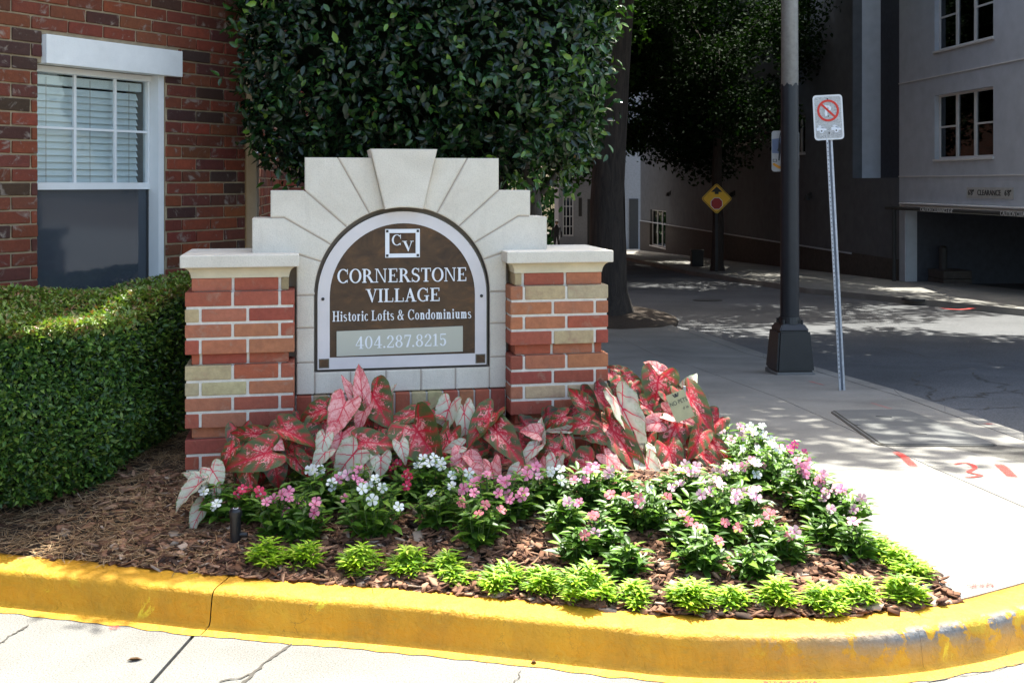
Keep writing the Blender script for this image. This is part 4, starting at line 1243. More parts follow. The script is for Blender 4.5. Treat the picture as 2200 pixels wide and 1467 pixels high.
# --- street trees
def crown_points(n, c, r, z0, z1, lumps, seed):
    rg = np.random.default_rng(seed)
    cs = []
    for _ in range(lumps):
        d = rg.normal(size=3); d /= np.linalg.norm(d)
        rr = rg.uniform(0.35, 0.88)
        cs.append((c[0] + d[0] * r * rr, c[1] + d[1] * r * rr, (z0 + z1) / 2 + d[2] * (z1 - z0) / 2 * rr, r * rg.uniform(0.13, 0.30)))
    cs = np.array(cs)
    w = cs[:, 3] ** 2; w /= w.sum()
    idx = rg.choice(lumps, n, p=w)
    d = rg.normal(size=(n, 3)); d /= np.linalg.norm(d, axis=1, keepdims=True)
    rad = rg.random(n) ** 0.45
    sc = np.stack([cs[idx, 3], cs[idx, 3], cs[idx, 3] * 0.62], 1)
    return cs[idx, :3] + d * rad[:, None] * sc, d, cs
def street_tree(name, label, base, trunk_pts, trunk_r, crown_c, r, z0, z1, nleaf, lumps, seed, leaf=0.16, cols=None, limbs=7, bark='bark'):
    b = Vector(base)
    t = empty(name, b); setp(t, label, 'tree')
    P, d, cs = crown_points(nleaf, crown_c, r, z0, z1, lumps, seed)
    n = len(P)
    L_ = rng.uniform(0.7, 1.2, n) * leaf
    cc = pick(cols or [(0.022, 0.055, 0.014), (0.035, 0.085, 0.018), (0.055, 0.12, 0.022)], n, None, 0.25)
    me = cloud_mesh('crown', P, unit(rdir(n) * 0.8 + np.array([0, 0, 0.8])), unit(rdir(n) + np.array([0, 0, -0.25])), L_, L_ * 0.62, cc, M['leaf_tree'], shape='quad', fold=0.1)
    link('crown', me, t, -b)
    bm = bmesh.new()
    tube(bm, [Vector(p) - b for p in trunk_pts], trunk_r, 12)
    top = Vector(trunk_pts[-1]); fork = Vector(trunk_pts[-2])
    order = np.argsort(-cs[:, 3])[:limbs]
    for i in order:
        e = Vector(cs[i, :3]); s = fork.lerp(top, random.random())
        m = s.lerp(e, 0.5) + Vector((0, 0, random.uniform(0.1, 0.5)))
        r0 = trunk_r[-1] * random.uniform(0.45, 0.7)
        tube(bm, [s - b, s.lerp(m, .5) - b, m - b, e - b], [r0, r0 * .8, r0 * .55, r0 * .15], 7)
    link('trunk', mesh_bm('trunk', bm, M[bark], True), t)
    return t
ob = gp(1312, 692)
ox, oy, oz = ob.x, ob.y + 0.3, g(ob.y + 0.3)
street_tree('oak_tree', 'large dark-trunked street tree rising from the sidewalk edge behind the holly', (ox, oy, oz - 0.1),
            [(ox, oy, oz - 0.15), (ox, oy, oz + 0.08), (ox - 0.02, oy, oz + 0.5), (ox - 0.04, oy, oz + 2.0), (ox + 0.08, oy, oz + 4.2), (ox + 0.2, oy, oz + 5.6), (ox + 0.3, oy, oz + 7)],
            [0.62, 0.46, 0.34, 0.29, 0.27, 0.24, 0.18], (ox + 0.6, oy - 2.2, 0), 7.4, 5.4, 11.5, 40000, 85, 3, 0.28, limbs=10)
tb = gp(1541, 582, 0.02)
tx, ty, tz = tb.x, tb.y, tb.z
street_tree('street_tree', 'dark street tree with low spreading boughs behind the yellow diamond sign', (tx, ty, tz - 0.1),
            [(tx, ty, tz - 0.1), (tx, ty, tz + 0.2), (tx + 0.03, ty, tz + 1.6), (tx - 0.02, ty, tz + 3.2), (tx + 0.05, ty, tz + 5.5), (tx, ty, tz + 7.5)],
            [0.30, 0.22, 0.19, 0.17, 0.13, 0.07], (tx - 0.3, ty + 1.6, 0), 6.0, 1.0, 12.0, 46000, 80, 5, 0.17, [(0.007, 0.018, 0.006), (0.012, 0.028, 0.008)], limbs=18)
street_tree('maple_tree', 'broad street tree shading the road before the garage entrance', (12.3, 18.0, g(18.0) - 0.1),
            [(12.3, 18.0, g(18.0) - 0.1), (12.3, 18.0, 0.5), (12.2, 18.0, 3.0), (11.8, 17.8, 5.2), (10.8, 17.4, 7.4)],
            [0.34, 0.26, 0.22, 0.2, 0.14], (7.4, 16.5, 0), 6.0, 5.4, 11.0, 26000, 62, 8, 0.28)
street_tree('elm_tree', 'street tree further down the far pavement, its crown filling the view', (5.6, 55, g(55) - 0.1),
            [(5.6, 55, g(55) - 0.1), (5.6, 55, -1.0), (5.6, 55, 1.0), (5.5, 55, 4), (5.4, 55, 7)],
            [0.3, 0.24, 0.2, 0.18, 0.1], (4.4, 54, 0), 7.0, 1.6, 13.5, 52000, 90, 9, 0.28, [(0.02, 0.05, 0.014), (0.04, 0.09, 0.02)])
street_tree('linden_tree', 'street tree on the near pavement beyond the large trunk', (-0.4, 40, g(40) - 0.1),
            [(-0.4, 40, g(40) - 0.1), (-0.4, 40, 0), (-0.4, 40, 2.5), (-0.4, 40, 5), (-0.4, 40, 7)],
            [0.3, 0.24, 0.2, 0.18, 0.1], (-0.5, 38, 0), 6.8, 2.6, 12.5, 40000, 80, 12, 0.28)
street_tree('facade_shade_tree', 'added street tree beside the apartment block, its high crown shading the facade', (7.385, 28.5, g(28.5) - 0.1),  # tree added to keep light off the facade and road
            [(7.385, 28.5, g(28.5) - 0.1), (7.385, 28.5, 1.0), (7.385, 28.5, 4.0), (7.385, 28.5, 7.0), (7.3, 28.5, 9.0)],
            [0.2, 0.16, 0.14, 0.12, 0.08], (5.6, 30.0, 0), 6.6, 6.9, 13.0, 34000, 75, 15, 0.30)
street_tree('road_shade_tree', 'tall added street tree whose crown shades the far road', (8.82, 46, g(46) - 0.1),  # tree added, trunk out of sight, to darken the far street
            [(8.82, 46, g(46) - 0.1), (8.82, 46, 0.5), (8.82, 46, 4.0), (8.7, 46, 8.0), (8.2, 46, 11.0)],
            [0.2, 0.16, 0.14, 0.12, 0.08], (4.6, 46, 0), 7.0, 5.5, 14.0, 40000, 80, 16, 0.32)
# tree pit mound
pit = bmesh.new()
bmesh.ops.create_uvsphere(pit, u_segments=28, v_segments=12, radius=1.0)
for v in pit.verts:
    v.co = Vector((v.co.x * 1.15, v.co.y * 1.6, max(-0.05, v.co.z * 0.16) + 0.02 * math.sin(9 * v.co.x + 5 * v.co.y)))
o = link('tree_pit', mesh_bm('tree_pit', pit, M['earth'], True), None, (ox + 0.05, oy + 0.1, oz)); setp(o, kind='structure')

# ------------------------------------------------------------------ grey stucco apartment block across the street
AD = Vector((-0.1009, 1.0, 0)).normalized()              # along the facade, away from the camera
AO = Vector((10.9, 30.0, 0))
arz = math.atan2(AD.y, AD.x)                             # local x runs away along the facade, local -y points into the building
apt = empty('apartment_block', AO, arz); setp(apt, 'tall grey stucco apartment block with garage entrance across the street', 'building')
def au(px):
    a = (px - CX) / F
    return (a * AO.y - AO.x) / (AD.x - a * AD.y)
def az(px, py):
    y = AO.y + AD.y * au(px)
    return EH + (HY - py) / F * y
GU0, GU1 = au(2420), au(1948)                            # garage opening
RU0, RU1 = au(1932), au(1832)                            # dark recessed bay
GZ = 0.83
ZB = -0.585                                              # top of the dark base course
def apbox(name, x0, x1, y0, y1, z0, z1, mat, parent=apt, bev=0.0):
    return link(name, box_mesh(name, x0, x1, y0, y1, z0, z1, M[mat], bev), parent)
TOP = 13.0
UE, UF = -16.0, au(1376)
# in this frame +y points to the street, the wall's face is y = 0
windows = []
for zc0, zc1 in ((2.19, 3.86), (5.02, 6.75)):
    windows.append((au(2134), au(2008), zc0, zc1))
def wall_with_openings(name, x0, x1, z0, z1, opens, mat, y0=-0.3, y1=0.0):
    xs_ = sorted({x0, x1} | {v for o_ in opens for v in o_[:2] if x0 < v < x1})
    bm = bmesh.new()
    for a, b in zip(xs_, xs_[1:]):
        mid = (a + b) / 2
        cuts = sorted([(o_[2], o_[3]) for o_ in opens if o_[0] < mid < o_[1]])
        z = z0
        for c0, c1 in cuts:
            if c0 > z: add_box(bm, a, b, y0, y1, z, c0)
            z = max(z, c1)
        if z < z1: add_box(bm, a, b, y0, y1, z, z1)
    return link(name, mesh_bm(name, bm, M[mat]), apt)
near_open = windows + [(GU0, GU1, -3.0, GZ)]
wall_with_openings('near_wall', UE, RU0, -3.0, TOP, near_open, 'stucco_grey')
far_windows = []
def fwin(px0, px1, py0, py1):
    far_windows.append((au(px1), au(px0), az((px0 + px1) / 2, py1), az((px0 + px1) / 2, py0)))
fwin(1397, 1431, 452, 530)
for p in ((1580, 1610, 270, 310), (1582, 1625, 60, 130), (1700, 1730, 250, 330), (1705, 1740, 0, 75), (1480, 1505, 150, 215), (1440, 1460, 300, 350)): fwin(*p)
wall_with_openings('far_wall', RU1, UF, ZB, TOP, [f for f in far_windows], 'stucco_shaded')
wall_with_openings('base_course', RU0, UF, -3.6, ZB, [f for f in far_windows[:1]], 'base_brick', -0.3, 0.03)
apbox('base_cap', RU1, UF, 0.0, 0.06, ZB - 0.05, ZB, 'stucco_grey')
# recessed bay with the dark panel
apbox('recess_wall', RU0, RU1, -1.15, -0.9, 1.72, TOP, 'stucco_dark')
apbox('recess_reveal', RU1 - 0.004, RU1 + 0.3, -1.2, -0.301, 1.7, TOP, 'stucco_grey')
apbox('recess_base', RU0, RU1, -0.3, 0.0, ZB, 1.72, 'stucco_shaded')
apbox('recess_ledge', RU0, RU1, -1.15, -0.302, 1.6, 1.72, 'stucco_grey')
for zl in (1.735, 4.34, 7.2):
    apbox('string_course', UE, RU0 - 0.002, 0.0, 0.022, zl, zl + 0.03, 'trim_white')
def window(x0, x1, z0, z1, yb=-0.12, bars=(0.36, 0.67), mid=0.5, sill=True):
    w = empty('window', (0, 0, 0), 0, apt)
    bm = bmesh.new(); f = 0.055
    add_box(bm, x0, x0 + f, yb - 0.05, yb, z0, z1); add_box(bm, x1 - f, x1, yb - 0.05, yb, z0, z1)
    add_box(bm, x0 + f, x1 - f, yb - 0.05, yb, z0, z0 + f); add_box(bm, x0 + f, x1 - f, yb - 0.05, yb, z1 - f, z1)
    link('frame', mesh_bm('frame', bm, M['trim_white']), w)
    for k in bars:
        xm = x0 + (x1 - x0) * k
        link('mullion', box_mesh('mullion', xm - 0.05, xm + 0.05, yb - 0.045, yb + 0.006, z0 + f, z1 - f, M['trim_white']), w)
    if mid and len(bars) == 2:
        for a, b in ((x0 + f, x0 + (x1 - x0) * bars[0] - 0.05), (x0 + (x1 - x0) * bars[1] + 0.05, x1 - f)):
            zm_ = z0 + (z1 - z0) * mid
            link('meeting_rail', box_mesh('meeting_rail', a, b, yb - 0.04, yb - 0.008, zm_ - 0.022, zm_ + 0.022, M['trim_white']), w)
    link('pane', box_mesh('pane', x0 + 0.02, x1 - 0.02, yb - 0.035, yb - 0.03, z0 + 0.02, z1 - 0.02, M['glass_dark']), w)
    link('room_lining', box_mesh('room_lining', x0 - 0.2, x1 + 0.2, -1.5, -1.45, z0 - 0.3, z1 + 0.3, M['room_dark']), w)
    if sill: link('sill', box_mesh('sill', x0 - 0.04, x1 + 0.04, -0.02, 0.045, z0 - 0.06, z0 - 0.003, M['trim_white'], 0.006), w)
    return w
for wdw in windows: window(*wdw)
for i, wdw in enumerate(far_windows): window(*wdw, bars=(0.5,) if i else (0.36, 0.67), mid=None)
for z0, z1 in ((2.15, 3.75), (5.0, 6.7)):
    window(RU0 + 0.35, RU0 + 1.75, z0, z1, yb=-0.86, bars=(0.5,), mid=None, sill=False)
# garage entrance: trim, dark interior
apbox('garage_head_trim', GU0, GU1 + 0.25, 0.0, 0.10, GZ - 0.02, GZ + 0.14, 'trim_white', bev=0.02)
apbox('garage_head_moulding', GU0, GU1 + 0.16, 0.0, 0.16, GZ + 0.145, GZ + 0.20, 'trim_white', bev=0.015)
apbox('garage_side_trim', GU1, GU1 + 0.08, 0.0, 0.04, -1.4, GZ - 0.022, 'stucco_grey', bev=0.01)
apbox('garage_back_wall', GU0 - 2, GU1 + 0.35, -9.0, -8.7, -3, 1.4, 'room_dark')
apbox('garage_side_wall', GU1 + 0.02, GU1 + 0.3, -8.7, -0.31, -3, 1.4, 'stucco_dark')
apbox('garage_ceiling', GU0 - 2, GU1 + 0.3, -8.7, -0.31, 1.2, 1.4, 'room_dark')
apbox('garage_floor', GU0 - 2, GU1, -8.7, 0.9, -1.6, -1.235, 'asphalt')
for k in range(2):
    apbox('column_band', GU1 - 0.9, GU1 - 0.03, -1.4, -0.6, -1.23 + k * 0.22, -1.23 + k * 0.22 + 0.21, 'base_brick', bev=0.01)
# balcony down the far wall
bz = az(1605, 215)
bu0, bu1 = au(1640), au(1572)
bal = apbox('balcony', bu0, bu1, 0.0, 1.1, bz - 0.18, bz, 'stucco_dark')
k = bu0
while k < bu1:
    link('baluster', box_mesh('baluster', k, k + 0.03, 1.05, 1.08, bz, bz + 1.05, M['dark_iron']), bal); k += 0.16
link('rail', box_mesh('rail', bu0, bu1, 1.04, 1.09, bz + 1.05, bz + 1.10, M['dark_iron']), bal)
for px, py in ((1440, 415), (1578, 415), (1742, 420)):
    bm = bmesh.new()
    add_box(bm, -0.08, 0.08, 0, 0.05, -0.1, 0.1); add_cyl(bm, (0, 0.14, -0.16), (0, 0.14, 0.02), 0.11, 0.06, 10); add_box(bm, -0.015, 0.015, 0.03, 0.14, 0.02, 0.05)
    link('wall_light', mesh_bm('wall_light', bm, M['dark_iron']), apt, (au(px), 0.0, az(px, py)))
# signs on the garage
def text_mesh(name, body, size, mat, extrude=0.004):
    c = bpy.data.curves.new(name, 'FONT')
    c.body, c.size, c.extrude, c.align_x, c.align_y = body, size, extrude, 'CENTER', 'CENTER'
    o_ = bpy.data.objects.new(name, c); COL.objects.link(o_)
    dg = bpy.context.evaluated_depsgraph_get()
    me_ = bpy.data.meshes.new_from_object(o_.evaluated_get(dg))
    bpy.data.objects.remove(o_, do_unlink=True)
    me_.materials.clear(); me_.materials.append(mat)
    return me_
cu, cz = (au(2078) + au(2178)) / 2, az(2128, 415)
cl = empty('clearance_sign', AO + AD * cu + Vector((0, 0, cz)), arz); setp(cl, 'white strip sign lettered with the clearance height above garage opening', 'sign')
cw = abs(au(2078) - au(2178))
link('board', box_mesh('board', -cw / 2, cw / 2, 0.002, 0.015, -0.13, 0.13, plain('board_grey', (0.42, 0.42, 0.4), 0.6)), cl)
tm = text_mesh('lettering', "6'8\"   CLEARANCE   6'8\"", 0.19, M['dark_iron'])
sx = (cw - 0.15) / max(0.1, (max(v.co.x for v in tm.vertices) - min(v.co.x for v in tm.vertices)))
setp(link('lettering', tm, cl, (0, 0.020, 0), (R(90), 0, R(180)), (sx, 1.0, 1)), kind='stuff')
# clearance bar on its post
pu, pz = au(1921), -1.2
barp = AO + AD * pu + Vector((-0.95, 0, 0))
pst = gp(1921, 604, 0.02)
cb = empty('clearance_bar', (pst.x, pst.y, pst.z)); setp(cb, 'black clearance bar on a post in front of the garage opening', 'clearance bar')
bh = EH + (HY - 447) / F * pst.y - pst.z
bm = bmesh.new(); add_cyl(bm, (0, 0, 0), (0, 0, bh), 0.055, n=12); link('post', mesh_bm('post', bm, M['dark_iron']), cb)
bd = Vector((-AD.x, -AD.y, 0))
e1 = Vector((0, 0, bh)) + bd * -0.5; e2 = Vector((0, 0, bh)) + bd * 7.5
bm = bmesh.new(); add_cyl(bm, e1, e2, 0.05, n=10); link('crossbar', mesh_bm('crossbar', bm, M['dark_iron']), cb)
def on_bar(px):
    a = (px - CX) / F
    return (a * pst.y - pst.x) / (bd.x - a * bd.y)
for px in (2016, 2200):
    k = on_bar(px)
    tm = text_mesh('lettering', "CAUTION CLEARANCE 6'-8\"", 0.15, M['trim_white'], 0.002)
    lt_ = link('lettering', tm, cb, bd * k + Vector((0, 0, bh - 0.005)) + Vector((-AD.y, AD.x, 0)) * 0.06, (R(90), 0, math.atan2(bd.y, bd.x)), (0.9, 1, 1)); setp(lt_, kind='stuff')
# bollard in the garage mouth
pb = gp(2026, 606, 0.02)
bm = bmesh.new(); add_cyl(bm, (0, 0, -0.1), (0, 0, 0.95), 0.11, n=14); add_cyl(bm, (0, 0, 0.95), (0, 0, 1.0), 0.11, 0.06, 14)
o = link('bollard', mesh_bm('bollard', bm, M['dark_iron']), None, pb); setp(o, 'dark round bollard at the mouth of the garage', 'bollard')
def manhole(px, py, r, label, off=0.02):
    p = gp(px, py, off)
    mh = empty('manhole_cover', p); setp(mh, label, 'manhole cover')
    sl = math.atan((g(p.y + .5) - g(p.y - .5)))
    bm = bmesh.new(); add_cyl(bm, (0, 0, -0.04), (0, 0, 0.006), r, n=40)
    link('ring', mesh_bm('ring', bm, M['dark_iron']), mh, None, (sl, 0, 0))
    bm = bmesh.new(); add_cyl(bm, (0, 0, 0.0), (0, 0, 0.011), r * 0.88, n=40)
    link('lid', mesh_bm('lid', bm, M['dark_iron']), mh, None, (sl, 0, 0))
manhole(1972, 641, 0.34, 'round iron manhole cover in the driveway before the garage')
manhole(1520, 645, 0.34, 'round iron manhole cover lying in the shaded asphalt road', -0.112)

# ------------------------------------------------------------------ far end of the street
far = empty('corner_house', (at(1200, 0, 63).x, 63, 0)); setp(far, 'pale grey corner house with white many-paned window beyond the tree trunk', 'building')
fx0, fx1 = at(1200, 0, 63).x, at(1292, 0, 63).x
lx = lambda px: at(px, 0, 63).x - fx0
lz = lambda py: EH + (HY - py) / F * 63
bm = bmesh.new()
wx0, wx1, wz0, wz1 = lx(1209), lx(1232), lz(508), lz(422)
for a, b, c, d in ((0, wx0, -4, 8), (wx1, fx1 - fx0, -4, 8), (wx0, wx1, -4, wz0), (wx0, wx1, wz1, 8)): add_box(bm, a, b, 0, 6.0 if a == 0 else 0.3, c, d)
link('wall', mesh_bm('wall', bm, plain('pale_siding', (0.27, 0.28, 0.30), 0.8)), far)
wn_ = empty('window', (0, 0, 0), 0, far)
link('pane', box_mesh('pane', wx0, wx1, 0.12, 0.13, wz0, wz1, M['glass_dark']), wn_)
link('room_lining', box_mesh('room_lining', wx0 - .2, wx1 + .2, 1.2, 1.25, wz0 - .2, wz1 + .2, M['room_dark']), wn_)
bm = bmesh.new(); add_box(bm, wx0, wx0 + .07, .05, .11, wz0, wz1); add_box(bm, wx1 - .07, wx1, .05, .11, wz0, wz1); add_box(bm, wx0 + .07, wx1 - .07, .05, .11, wz0, wz0 + .09); add_box(bm, wx0 + .07, wx1 - .07, .05, .11, wz1 - .09, wz1)
link('frame', mesh_bm('frame', bm, M['trim_white']), wn_)
for k in (1, 2):
    x = wx0 + (wx1 - wx0) * k / 3
    link('muntin', box_mesh('muntin', x - .025, x + .025, .06, .10, wz0 + .09, wz1 - .09, M['trim_white']), wn_)
for k in (1, 2, 3):
    z = wz0 + (wz1 - wz0) * k / 4
    link('muntin', box_mesh('muntin', wx0 + .07, wx1 - .07, .065, .095, z - .025, z + .025, M['trim_white']), wn_)
link('side_window', box_mesh('side_window', lx(1243), lx(1250), -0.03, 0.02, lz(465), lz(425), M['dark_iron']), far)
link('door', box_mesh('door', lx(1262), lx(1274), -0.03, 0.02, lz(525), lz(428), M['dark_iron']), far)
fb = empty('end_house', (at(1330, 0, 66).x, 66, 0)); setp(fb, 'bright pale wall with dark doorway seen past the tree trunk', 'building')
q0 = at(1330, 0, 66).x; m6 = lambda px: at(px, 0, 66).x - q0; z6 = lambda py: EH + (HY - py) / F * 66
bm = bmesh.new(); add_box(bm, 0, m6(1420), 0, 5, -4, 9)
link('wall', mesh_bm('wall', bm, plain('pale_render', (0.26, 0.27, 0.29), 0.8)), fb)
link('door', box_mesh('door', m6(1352), m6(1371), -0.06, 0.02, z6(550), z6(427), M['dark_iron']), fb)
link('step', box_mesh('step', m6(1346), m6(1377), -0.5, 0.02, z6(556), z6(549), M['trim_white']), fb)
# distant greenery closing the street
n = 26000
P = np.stack([rng.uniform(-28, 24, n), rng.uniform(84, 92, n), rng.random(n) ** 1.1 * 20 - 4], 1)
P[:, 2] *= 0.7 + 0.3 * np.sin(P[:, 0] * 0.7) ** 2
L_ = rng.uniform(0.4, 0.8, n)
o = link('distant_trees', cloud_mesh('distant_trees', P, rdir(n), rdir(n), L_, L_ * .7, pick([(0.02, 0.05, 0.015), (0.04, 0.09, 0.02), (0.03, 0.06, 0.025)], n), M['leaf_tree'], shape='quad')); setp(o, 'mass of distant trees closing the end of the street', 'trees', kind='stuff')
# walker far down the pavement
pz_ = -2.2
py0 = 58.0
px_ = at(1196, 0, py0).x
per = empty('person', (px_, py0, g(py0))); setp(per, 'person in dark clothes walking far down the sidewalk', 'person')
bm = bmesh.new()
tube(bm, [(-0.12, 0.16, 0.02), (-0.12, 0.02, 0.08), (-0.11, 0.03, 0.48), (-0.09, 0.0, 0.9), (-0.03, 0, 1.0), (0, 0, 1.15), (0, 0.0, 1.38), (0, 0, 1.46), (0, 0, 1.52)], [0.05, 0.055, 0.06, 0.09, 0.15, 0.15, 0.19, 0.09, 0.055], 10)
tube(bm, [(0.12, -0.16, 0.02), (0.12, -0.26, 0.08), (0.11, -0.12, 0.48), (0.08, 0, 0.92)], [0.05, 0.055, 0.06, 0.09], 10)
for s in (-1, 1):
    tube(bm, [(s * 0.17, 0, 1.40), (s * 0.25, s * 0.05, 1.12), (s * 0.26, s * -0.06, 0.86)], [0.065, 0.05, 0.04], 8)
link('body', mesh_bm('body', bm, plain('dark_cloth', (0.02, 0.02, 0.024), 0.9), True), per)
bm = bmesh.new(); bmesh.ops.create_uvsphere(bm, u_segments=14, v_segments=10, radius=0.105)
for v in bm.verts: v.co = Vector((v.co.x * 0.85, v.co.y, v.co.z * 1.15 + 1.64))
link('head', mesh_bm('head', bm, M['skin'], True), per)
bm = bmesh.new(); bmesh.ops.create_uvsphere(bm, u_segments=14, v_segments=10, radius=0.115)
for v in bm.verts: v.co = Vector((v.co.x * 0.87, v.co.y + 0.015, max(v.co.z, -0.03) * 1.15 + 1.66))
link('hair', mesh_bm('hair', bm, M['dark_iron'], True), per)
# ------------------------------------------------------------------ street furniture
lb = gp(1697, 805); lb = Vector((lb.x + 0.045, lb.y + 0.18, g(lb.y + 0.18)))
lamp = empty('lamp_post', lb, R(4)); setp(lamp, 'tall street lamp pole painted black below, on flared square base', 'lamp post')
def frustum(bm, w0, w1, z0, z1, bev=0.0):
    r = bmesh.ops.create_cube(bm, size=1.0)
    for v in r['verts']:
        w = w1 if v.co.z > 0 else w0
        v.co = Vector((v.co.x * w, v.co.y * w, z0 if v.co.z < 0 else z1))
    if bev: bmesh.ops.bevel(bm, geom=list({e for v in r['verts'] for e in v.link_edges}), offset=bev, segments=2, affect='EDGES')
link('footing', box_mesh('footing', -0.205, 0.205, -0.205, 0.205, -0.1, 0.04, M['concrete_lid'], 0.01), lamp)
bm = bmesh.new(); frustum(bm, 0.405, 0.335, 0.04, 0.47, 0.02); link('base_box', mesh_bm('base_box', bm, M['black_paint']), lamp)
bm = bmesh.new(); frustum(bm, 0.325, 0.235, 0.468, 0.535, 0.01); add_cyl(bm, (0, 0, 0.53), (0, 0, 0.60), 0.118, 0.108, 20)
for a in range(8):
    an = a * math.pi / 4
    add_box(bm, 0, 0, 0, 0, 0, 0) if False else None
link('collar', mesh_bm('collar', bm, M['black_paint']), lamp)
for a in range(4):
    an = a * math.pi / 2 + math.pi / 4
    bm = bmesh.new(); add_cyl(bm, (0.14 * math.cos(an), 0.14 * math.sin(an), 0.50), (0.14 * math.cos(an), 0.14 * math.sin(an), 0.575), 0.014, n=6)
    link('bolt', mesh_bm('bolt', bm, M['dark_iron']), lamp)
zp = EH + (HY - 183) / F * lb.y - lb.z                   # where the black paint stops
bm = bmesh.new(); add_cyl(bm, (0, 0, 0.55), (0, 0, 9.0), 0.0985, 0.070, 32); link('shaft', mesh_bm('shaft', bm, plain('pole_metal', (0.30, 0.295, 0.28), 0.5, 0.35, 0.15, 20, 0.15, 90), True), lamp)
bm = bmesh.new()
nn_ = 40
r0_, r1_ = 0.1000, 0.1000 - (zp - 0.55) / 8.45 * 0.0285
low = [bm.verts.new((r0_ * math.cos(2 * math.pi * k / nn_), r0_ * math.sin(2 * math.pi * k / nn_), 0.56)) for k in range(nn_)]
hig = [bm.verts.new((r1_ * math.cos(2 * math.pi * k / nn_), r1_ * math.sin(2 * math.pi * k / nn_), zp + random.uniform(-.012, .012) + 0.012 * math.sin(k))) for k in range(nn_)]
for k in range(nn_): bm.faces.new((low[k], low[(k + 1) % nn_], hig[(k + 1) % nn_], hig[k]))
link('paint_coat', mesh_bm('paint_coat', bm, plain('pole_black', (0.011, 0.0125, 0.017), 0.42, 0.0, 0.2, 12, 0.2, 30), True), lamp)
# sticker-covered plate strapped to the pole
def rounded(w, h, r, n=5):
    pts = []
    for cx, cz, a0 in ((w / 2 - r, h / 2 - r, 0), (-w / 2 + r, h / 2 - r, 90), (-w / 2 + r, -h / 2 + r, 180), (w / 2 - r, -h / 2 + r, 270)):
        for k in range(n + 1):
            a = R(a0 + 90 * k / n); pts.append((cx + r * math.cos(a), cz + r * math.sin(a)))
    return pts
pc = at(1695, 324, lb.y - 0.02)
stk = empty('stickered_plate', (pc.x, lb.y + 0.13, pc.z), R(-24)); setp(stk, 'pale metal plate with stickers strapped behind the lamp pole', 'sign')
link('plate', prism_mesh('plate', rounded(0.29, 0.44, 0.03), -0.004, 0.0, plain('plate_grey', (0.42, 0.42, 0.40), 0.5)), stk)
link('blue_sticker', prism_mesh('blue_sticker', [(-.14, -.02), (.02, -.03), (.03, .12), (-.05, .14), (-.14, .13)], -0.0055, -0.0042, plain('sticker_blue', (0.13, 0.17, 0.26), 0.6)), stk)
link('black_figure', prism_mesh('black_figure', [(-.055, .20), (-.045, .20), (-.06, .10), (-.045, .06), (.01, .05), (.01, .03), (-.05, .03), (-.05, -.02), (-.06, -.10), (-.075, -.10), (-.068, -.01), (-.085, .01), (-.075, .03), (-.07, .10)], -0.0065, -0.0057, M['dark_iron']), stk)
link('orange_sticker', prism_mesh('orange_sticker', [(-.135, -.135), (-.12, -.125), (-.05, -.165), (-.045, -.19), (-.07, -.19), (-.13, -.15)], -0.0055, -0.0042, plain('sticker_orange', (0.65, 0.28, 0.02), 0.5)), stk)
ring_poly([(-.132, -.115), (-.088, -.115), (-.088, -.085), (-.132, -.085)], [(-.126, -.11), (-.094, -.11), (-.094, -.09), (-.126, -.09)], -0.0055, -0.0042, M['dark_iron'], 'square_sticker', stk)
# no-parking sign on leaning U-channel post
sb_ = gp(1809, 838)
top_ = at(1775, 205, sb_.y + 0.02)
lean = Vector((top_.x, top_.y, top_.z)) - sb_
nps = empty('no_parking_sign', sb_, 0); setp(nps, 'weathered no-parking tow sign on a leaning perforated steel post', 'sign')
nps.rotation_euler = (0, math.atan2(lean.x, lean.z), 0)
HS = lean.length
wch, dch, th = 0.066, 0.030, 0.004
bm = bmesh.new()
prof = [(-wch / 2, 0), (-wch / 2 + 0.018, 0), (-0.014, dch), (0.014, dch), (wch / 2 - 0.018, 0), (wch / 2, 0), (wch / 2, -th), (wch / 2 - 0.020, -th), (0.012, dch - th), (-0.012, dch - th), (-wch / 2 + 0.020, -th), (-wch / 2, -th)]
lo = [bm.verts.new((x, y, -0.15)) for x, y in prof]; hi = [bm.verts.new((x, y, HS - 0.02)) for x, y in prof]
bm.faces.new(hi); bm.faces.new(list(reversed(lo)))
for k in range(len(prof)):
    j = (k + 1) % len(prof); bm.faces.new((lo[k], lo[j], hi[j], hi[k]))
post = link('post', mesh_bm('post', bm, M['galvanised']), nps, None, (0, 0, R(18)))
hole = bmesh.new(); add_cyl(hole, (0, -0.0012, 0), (0, 0.0004, 0), 0.0055, n=8); hm = mesh_bm('hole', hole, M['dark_iron'])
k = 0.12
while k < HS - 0.42:
    link('hole', hm, post, (-wch / 2 + 0.011, -th, k)); k += 0.0381
SWd, SHt = 0.270, 0.410
zc = HS - SHt / 2
pl = link('plate', prism_mesh('plate', rounded(SWd, SHt, 0.032), -0.012, -0.009, M['white_paint']), nps, (0, 0, zc))
def worn_mat():
    m, nt, b = new_mat('worn_face')
    v = coords(nt)
    n1 = noise(nt, v, 70, 6, 0.8, 1.0); n2 = noise(nt, v, 9, 4, .6)
    c = ramp(nt, n1, [(0.36, (0.28, 0.28, 0.28)), (0.48, (0.52, 0.52, 0.51)), (0.60, (0.68, 0.68, 0.66))])
    nt.links.new(mix(nt, 0.3, c, n2, 'MULTIPLY'), b.inputs['Base Color']); b.inputs['Roughness'].default_value = .7
    return m
link('worn_face', prism_mesh('worn_face', rounded(SWd - 0.03, SHt - 0.03, 0.024), -0.0132, -0.0121, worn_mat()), pl)
cz_ = 0.062
stroke = [Rc(-.028, -.042, -.008, .042)]
bm = bmesh.new(); add_prism(bm, [(-.030, cz_ - .048), (-.008, cz_ - .048), (-.008, cz_ + .048), (-.030, cz_ + .048)], -0.0142, -0.0134)
o_, i_ = [], []
